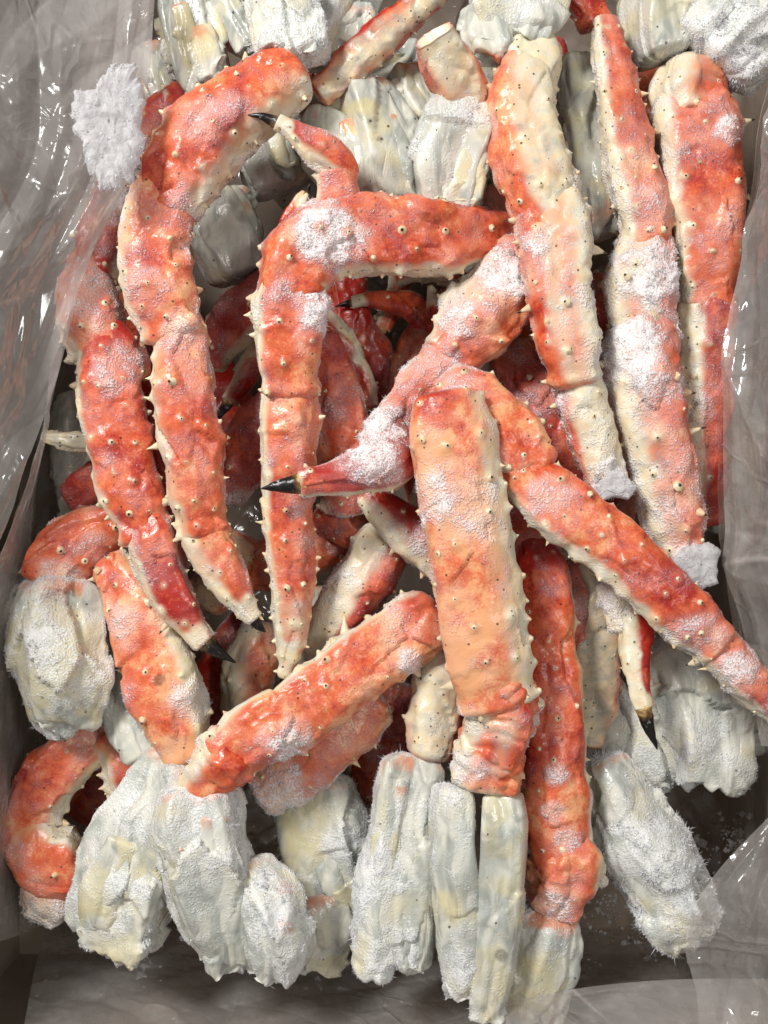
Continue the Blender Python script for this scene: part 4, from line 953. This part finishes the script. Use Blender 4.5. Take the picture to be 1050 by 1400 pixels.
# ---------------------------------------------------------------- loose ice
def ice_plate(label, outline, z, thick, seed, tilt=(0, 0)):
    rng = np.random.default_rng(seed)
    o2 = np.array(outline, float)
    ctr2 = o2.mean(0)
    cl = np.vstack([o2, o2[:1]])
    n = 220
    dd = np.r_[0, np.cumsum(np.linalg.norm(np.diff(cl, axis=0), axis=1))]
    s = np.linspace(0, dd[-1], n, endpoint=False)
    ring = np.stack([np.interp(s, dd, cl[:, 0]), np.interp(s, dd, cl[:, 1])], 1)
    ring += (vnoise(np.c_[ring, 0 * s] / 1000, .022, seed)[:, None] - .5) * (ring - ctr2) * .22
    jag = (vnoise(np.c_[ring, 0 * s] / 1000, .006, seed + 3) - .5)[:, None] * (ring - ctr2) * .12 + (vnoise(np.c_[ring, 0 * s] / 1000, .003, seed + 9) - .5)[:, None] * (ring - ctr2) * .06
    org = P(ctr2[0], ctr2[1], z)
    rs = np.r_[np.linspace(.04, 1, 34)]
    top = []
    for r in rs:
        for q, jg in zip(ring, jag):
            uv = ctr2 + (q - ctr2) * r + jg * r ** 3
            zz = z + tilt[0] * (uv[0] - ctr2[0]) + tilt[1] * (uv[1] - ctr2[1])
            top.append(P(uv[0], uv[1], zz))
    top = np.array(top); rr = np.repeat(rs, n)
    prof = np.sqrt(np.clip(1 - rr ** 5, 0, 1))
    fh, fv = facets(top, .007, seed, .30, .30)
    h = thick * prof * (.55 + .5 * fbm(top, .02, seed, 2)) + fh * .25 * prof + (fbm(top, .0045, seed + 5, 2) - .5) * .0020
    bot = top.copy(); top = top.copy(); top[:, 2] += h; bot[:, 2] -= thick * .35 * prof
    V = np.vstack([top, bot]); M = len(rs)
    ii = np.arange(M - 1)[:, None] * n; kk = np.arange(n)[None]; k1 = (kk + 1) % n
    F = np.stack([ii + kk, ii + n + kk, ii + n + k1, ii + k1], -1).reshape(-1, 4)
    Fb = F[:, ::-1] + len(top)
    e = (M - 1) * n + np.arange(n); e1 = (M - 1) * n + (np.arange(n) + 1) % n
    Fe = np.stack([e, e + len(top), e1 + len(top), e1], -1)
    nrm = np.cross(V[F[9, 1]] - V[F[9, 0]], V[F[9, 3]] - V[F[9, 0]])
    if nrm[2] < 0: F, Fb, Fe = F[:, ::-1], Fb[:, ::-1], Fe[:, ::-1]
    root = bpy.data.objects.new('ice_flake', None); SC.collection.objects.link(root); root.location = org
    root['label'] = label; root['category'] = 'ice'
    o = link('ice_sheet', mesh_from('ice_sheet', V - org, np.vstack([F, Fb, Fe]), ICE), root)
    fr = np.r_[.5 + .5 * rr, .5 + .5 * rr]
    crystals(V - org, F, fr, org, o, 1.6e6, .0013, seed)
    return root
ice_plate('large ragged flake of white ice at the upper left by the film', [(150, 95), (185, 85), (200, 140), (196, 200), (185, 250), (140, 258), (118, 225), (100, 180), (104, 130), (132, 122)], 27, .005, 21, (-.12, 0))
ice_plate('ragged ice flake at the foot of the second leg from the right', [(935, 745), (968, 740), (986, 748), (978, 775), (982, 798), (955, 806), (925, 795), (918, 765)], -22, .006, 22)
ice_plate('small ice flake frozen to the end of the cream-flanked right leg', [(832, 640), (852, 645), (868, 668), (860, 684), (838, 680), (815, 690), (812, 665)], -14, .006, 23)

# ---------------------------------------------------------------- clear film lining the box
def sheet(name, root, org, rows, nu, nv, amp=1.0, seed=1, cloud=0.0, frost_rho=0):
    rows = np.array([[P(*p) for p in r] for r in rows])
    def resample(A, n):   # Catmull-Rom along axis 0
        out = []
        m = len(A); t = np.linspace(0, m - 1, n)
        E = np.concatenate([(2 * A[0] - A[1])[None], A, (2 * A[-1] - A[-2])[None]])
        for x in t:
            i = min(int(x), m - 2); f = x - i
            p0, p1, p2, p3 = E[i], E[i + 1], E[i + 2], E[i + 3]
            out.append(.5 * (2 * p1 + (p2 - p0) * f + (2 * p0 - 5 * p1 + 4 * p2 - p3) * f * f + (3 * p1 - p0 - 3 * p2 + p3) * f ** 3))
        return np.array(out)
    G = resample(rows, nv); G = resample(G.transpose(1, 0, 2), nu).transpose(1, 0, 2)
    V = G.reshape(-1, 3)
    du = np.gradient(G, axis=1).reshape(-1, 3); dv = np.gradient(G, axis=0).reshape(-1, 3)
    nn = np.cross(du, dv); nn /= np.linalg.norm(nn, axis=1)[:, None] + 1e-12
    # film creases: flat facets meeting in straight sharp folds
    rg = np.random.default_rng(seed); d = 0
    uu = (np.arange(nu) / nu)[None, :] * np.ones((nv, 1)); vv = (np.arange(nv) / nv)[:, None] * np.ones((1, nu))
    lu = np.linalg.norm(np.diff(G, axis=1), axis=2).sum(1).mean(); lv = np.linalg.norm(np.diff(G, axis=0), axis=2).sum(0).mean()
    xy = np.stack([uu.ravel() * lu, vv.ravel() * lv, 0 * uu.ravel()], 1)
    for lam, am in ((.13, .0080), (.080, .0070), (.052, .0055), (.034, .0034), (.021, .0018)):
        an = rg.uniform(-.9, .9) if rg.random() < .6 else rg.uniform(0, 3.1)
        ph_ = (xy[:, 0] * math.cos(an) + xy[:, 1] * math.sin(an)) / lam + (fbm(xy, .16, seed + lam * 99, 2) - .5) * 2.6
        tri_ = np.abs((ph_ + rg.random()) % 1.0 - .5) * 2
        d = d + am * np.maximum(tri_, .25 + .3 * rg.random()) * (.35 + 1.1 * vnoise(xy, .09, seed + lam * 50))
    crum = smooth(.50, .68, vnoise(xy, .075, seed + 120))
    for lam, am in ((.020, .0016), (.013, .0008)):      # tightly crinkled patches
        an = rg.uniform(0, 3.1)
        ph_ = (xy[:, 0] * math.cos(an) + xy[:, 1] * math.sin(an)) / lam + (fbm(xy, .03, seed + lam * 999, 2) - .5) * 2.2
        d = d + am * crum * np.maximum(np.abs(ph_ % 1.0 - .5) * 2, .35)
    d = d + (fbm(V, .12, seed + 3, 2) - .5) * .012
    V = V + nn * ((d - d.mean()) * amp)[:, None]
    i = np.arange(nv - 1)[:, None] * nu; k = np.arange(nu - 1)[None]
    F = np.stack([i + k, i + k + 1, i + nu + k + 1, i + nu + k], -1).reshape(-1, 4)
    D = d.reshape(nv, nu); lap = np.abs(np.gradient(np.gradient(D, axis=0), axis=0)) + np.abs(np.gradient(np.gradient(D, axis=1), axis=1))
    C = np.zeros((len(V), 4)); C[:, 0] = cloud; C[:, 3] = 1
    C[:, 1] = np.clip(lap / np.percentile(lap, 97), 0, 1.4).ravel() ** 1.5 * (.25 + .9 * smooth(.4, .7, vnoise(xy, .05, seed + 70)))
    o = link(name, mesh_from(name, V - org, F, PLASTIC, C), root)
    return o
lin = bpy.data.objects.new('plastic_liner', None); SC.collection.objects.link(lin); lin.location = (0, 0, BZ)
lin['label'] = 'clear crumpled plastic film lining the box walls and folded in over the heap'; lin['category'] = 'plastic film'
LO = np.array([0, 0, BZ])
# left fold over the heap
sheet('left_fold', lin, LO, [
    [(-190, -70, 80), (-60, -60, 52), (70, -60, 26), (150, -60, 10), (214, -60, 0)],
    [(-190, 90, 80), (-60, 90, 52), (60, 95, 28), (140, 90, 12), (205, 80, 0)],
    [(-190, 240, 80), (-60, 240, 50), (50, 245, 26), (115, 245, 8), (172, 245, -6)],
    [(-190, 390, 80), (-70, 390, 48), (10, 395, 24), (62, 398, 6), (106, 400, -4)],
    [(-190, 550, 80), (-90, 550, 45), (-25, 552, 22), (20, 555, 4), (64, 560, -8)],
    [(-190, 730, 80), (-110, 730, 50), (-60, 735, 25), (-30, 738, 6), (2, 740, -10)],
    [(-200, 860, 80), (-130, 860, 55), (-90, 865, 30), (-65, 868, 10), (-45, 870, -10)]], 210, 270, .9, 3, .60)
# the film turning back under the fold and down the left wall
sheet('left_wall_film', lin, LO, [
    [(216, -60, -2), (190, -60, -20), (140, -60, -60), (90, -60, -110), (70, -60, -178)],
    [(174, 245, -8), (150, 245, -24), (105, 245, -60), (75, 245, -110), (62, 245, -178)],
    [(108, 400, -6), (98, 400, -30), (80, 400, -66), (62, 400, -110), (58, 400, -178)],
    [(66, 560, -10), (66, 560, -32), (60, 560, -66), (54, 560, -110), (56, 560, -178)],
    [(2, 740, -12), (22, 740, -34), (38, 740, -66), (44, 740, -110), (50, 740, -178)],
    [(-45, 900, 0), (-5, 900, -34), (20, 900, -66), (36, 900, -110), (48, 900, -178)],
    [(-60, 1120, 0), (-15, 1120, -34), (16, 1120, -66), (34, 1120, -110), (50, 1120, -178)],
    [(-60, 1300, 0), (-10, 1290, -34), (22, 1280, -66), (42, 1270, -110), (60, 1262, -178)]], 110, 200, .4, 9, .35)
# right fold
sheet('right_fold', lin, LO, [
    [(1300, 60, 80), (1200, 70, 50), (1130, 80, 25), (1090, 85, 5), (1066, 90, -8)],
    [(1300, 190, 80), (1190, 190, 48), (1120, 190, 22), (1075, 190, 0), (1046, 190, -14)],
    [(1300, 340, 80), (1180, 340, 46), (1100, 340, 20), (1050, 340, -4), (1012, 340, -20)],
    [(1300, 500, 80), (1170, 500, 45), (1085, 500, 18), (1030, 500, -6), (986, 500, -22)],
    [(1300, 700, 80), (1170, 700, 45), (1085, 700, 18), (1030, 700, -8), (984, 700, -26)],
    [(1300, 860, 80), (1180, 860, 45), (1100, 860, 18), (1045, 860, -8), (1004, 860, -30)],
    [(1300, 1020, 80), (1200, 1020, 50), (1130, 1020, 22), (1080, 1020, -4), (1040, 1020, -24)]], 180, 270, .9, 14, .38)
sheet('right_wall_film', lin, LO, [
    [(1068, 90, -10), (1062, 90, -40), (1045, 90, -80), (1020, 90, -120), (1000, 90, -178)],
    [(1014, 340, -22), (1024, 340, -50), (1022, 340, -84), (1008, 340, -120), (998, 340, -178)],
    [(986, 600, -26), (1000, 600, -54), (1006, 600, -86), (1002, 600, -124), (996, 600, -178)],
    [(1006, 860, -32), (1014, 860, -58), (1014, 860, -88), (1004, 860, -124), (994, 860, -178)],
    [(1090, 1080, -10), (1060, 1080, -50), (1036, 1080, -88), (1010, 1080, -124), (992, 1080, -178)],
    [(1100, 1280, -10), (1065, 1270, -50), (1038, 1262, -88), (1008, 1252, -124), (985, 1245, -178)]], 100, 170, .4, 19, .15)
# near wall and the gathered corner at the lower right
sheet('near_wall_film', lin, LO, [
    [(20, 1480, 30), (30, 1420, -30), (40, 1360, -75), (52, 1310, -120), (66, 1262, -178)],
    [(250, 1490, 30), (255, 1425, -30), (258, 1365, -75), (262, 1312, -120), (270, 1266, -178)],
    [(450, 1490, 30), (452, 1420, -30), (455, 1366, -75), (458, 1316, -120), (462, 1268, -178)],
    [(650, 1490, 30), (648, 1425, -30), (648, 1368, -72), (648, 1318, -116), (646, 1270, -178)],
    [(850, 1480, 30), (845, 1420, -28), (842, 1362, -60), (838, 1325, -105), (832, 1268, -178)],
    [(1060, 1460, 30), (1050, 1410, -28), (1040, 1360, -70), (1020, 1310, -115), (985, 1258, -178)]], 110, 210, .35, 27, .45)
sheet('corner_fold', lin, LO, [
    [(1140, 1040, 30), (1120, 1060, 10), (1095, 1085, -8), (1075, 1095, -20), (1056, 1108, -28)],
    [(1150, 1170, 30), (1110, 1180, 12), (1060, 1190, -4), (1010, 1195, -20), (966, 1210, -30)],
    [(1150, 1270, 32), (1100, 1275, 16), (1045, 1280, 0), (985, 1285, -18), (933, 1288, -34)],
    [(1140, 1350, 36), (1090, 1350, 20), (1040, 1350, 2), (990, 1350, -14), (944, 1350, -30)],
    [(1120, 1440, 44), (1080, 1440, 30), (1040, 1440, 14), (1000, 1440, -2), (960, 1440, -14)]], 170, 170, 1.1, 33, .3)
sheet('near_fold', lin, LO, [
    [(640, 1470, 10), (650, 1440, 4), (662, 1412, -6), (678, 1385, -16), (690, 1362, -24)],
    [(760, 1470, 12), (765, 1440, 4), (770, 1410, -8), (774, 1380, -18), (778, 1350, -26)],
    [(860, 1470, 14), (862, 1440, 4), (864, 1410, -8), (866, 1375, -18), (868, 1342, -26)],
    [(960, 1470, 16), (960, 1440, 6), (960, 1410, -6), (960, 1375, -16), (960, 1338, -24)],
    [(1080, 1470, 20), (1080, 1440, 8), (1080, 1410, -4), (1080, 1375, -12), (1080, 1338, -20)]], 90, 150, .7, 41, .25)
sheet('floor_film', lin, LO, [
    [(20 + 0, -80, -170), (300, -80, -168), (560, -80, -165), (800, -80, -168), (1010, -80, -170)],
    [(40, 250, -168), (300, 240, -158), (560, 250, -160), (800, 240, -158), (1000, 250, -168)],
    [(50, 600, -168), (300, 600, -160), (560, 600, -156), (800, 600, -160), (995, 600, -168)],
    [(50, 950, -168), (300, 950, -158), (560, 940, -162), (800, 950, -158), (990, 950, -168)],
    [(60, 1225, -172), (300, 1225, -170), (560, 1225, -170), (800, 1225, -170), (985, 1225, -172)]], 190, 240, .9, 52, -.16)
# ---------------------------------------------------------------- crumbs of ice lying on the film at the bottom
def crumbs(label, spots, seed):
    rng = np.random.default_rng(seed); VV, FF = [], []; n = 0
    oct_v = np.array([(1, 0, 0), (-1, 0, 0), (0, 1, 0), (0, -1, 0), (0, 0, 1), (0, 0, -1)], float)
    oct_f = np.array([(0, 2, 4), (2, 1, 4), (1, 3, 4), (3, 0, 4), (2, 0, 5), (1, 2, 5), (3, 1, 5), (0, 3, 5)])
    for u, v, z, r, k in spots:
        for _ in range(k):
            a = rng.normal(0, .45, 2) * r
            c = P(u + a[0], v + a[1], z); s_ = .0005 + rng.gamma(1.5, .0005)
            VV.append(c + oct_v * s_ * rng.uniform(.5, 1.2, (6, 3)) + rng.normal(0, s_ * .25, (6, 3))); FF.append(oct_f + n); n += 6
    org = P(spots[0][0], spots[0][1], spots[0][2])
    o = link('ice_crumbs', mesh_from('ice_crumbs', np.vstack(VV) - org, np.vstack(FF), FROST, smooth_shade=False), None, org)
    o['label'] = label; o['category'] = 'ice'; o['kind'] = 'stuff'
crumbs('fine white ice crumbs scattered on the film at the bottom of the box', [(830, 1245, -156, 40, 60), (1000, 1140, -154, 30, 60), (960, 1180, -154, 45, 50), (880, 1290, -150, 30, 50), (180, 1320, -128, 60, 25), (440, 1330, -128, 60, 25), (60, 1190, -150, 25, 25), (790, 1330, -120, 30, 40)], 4)
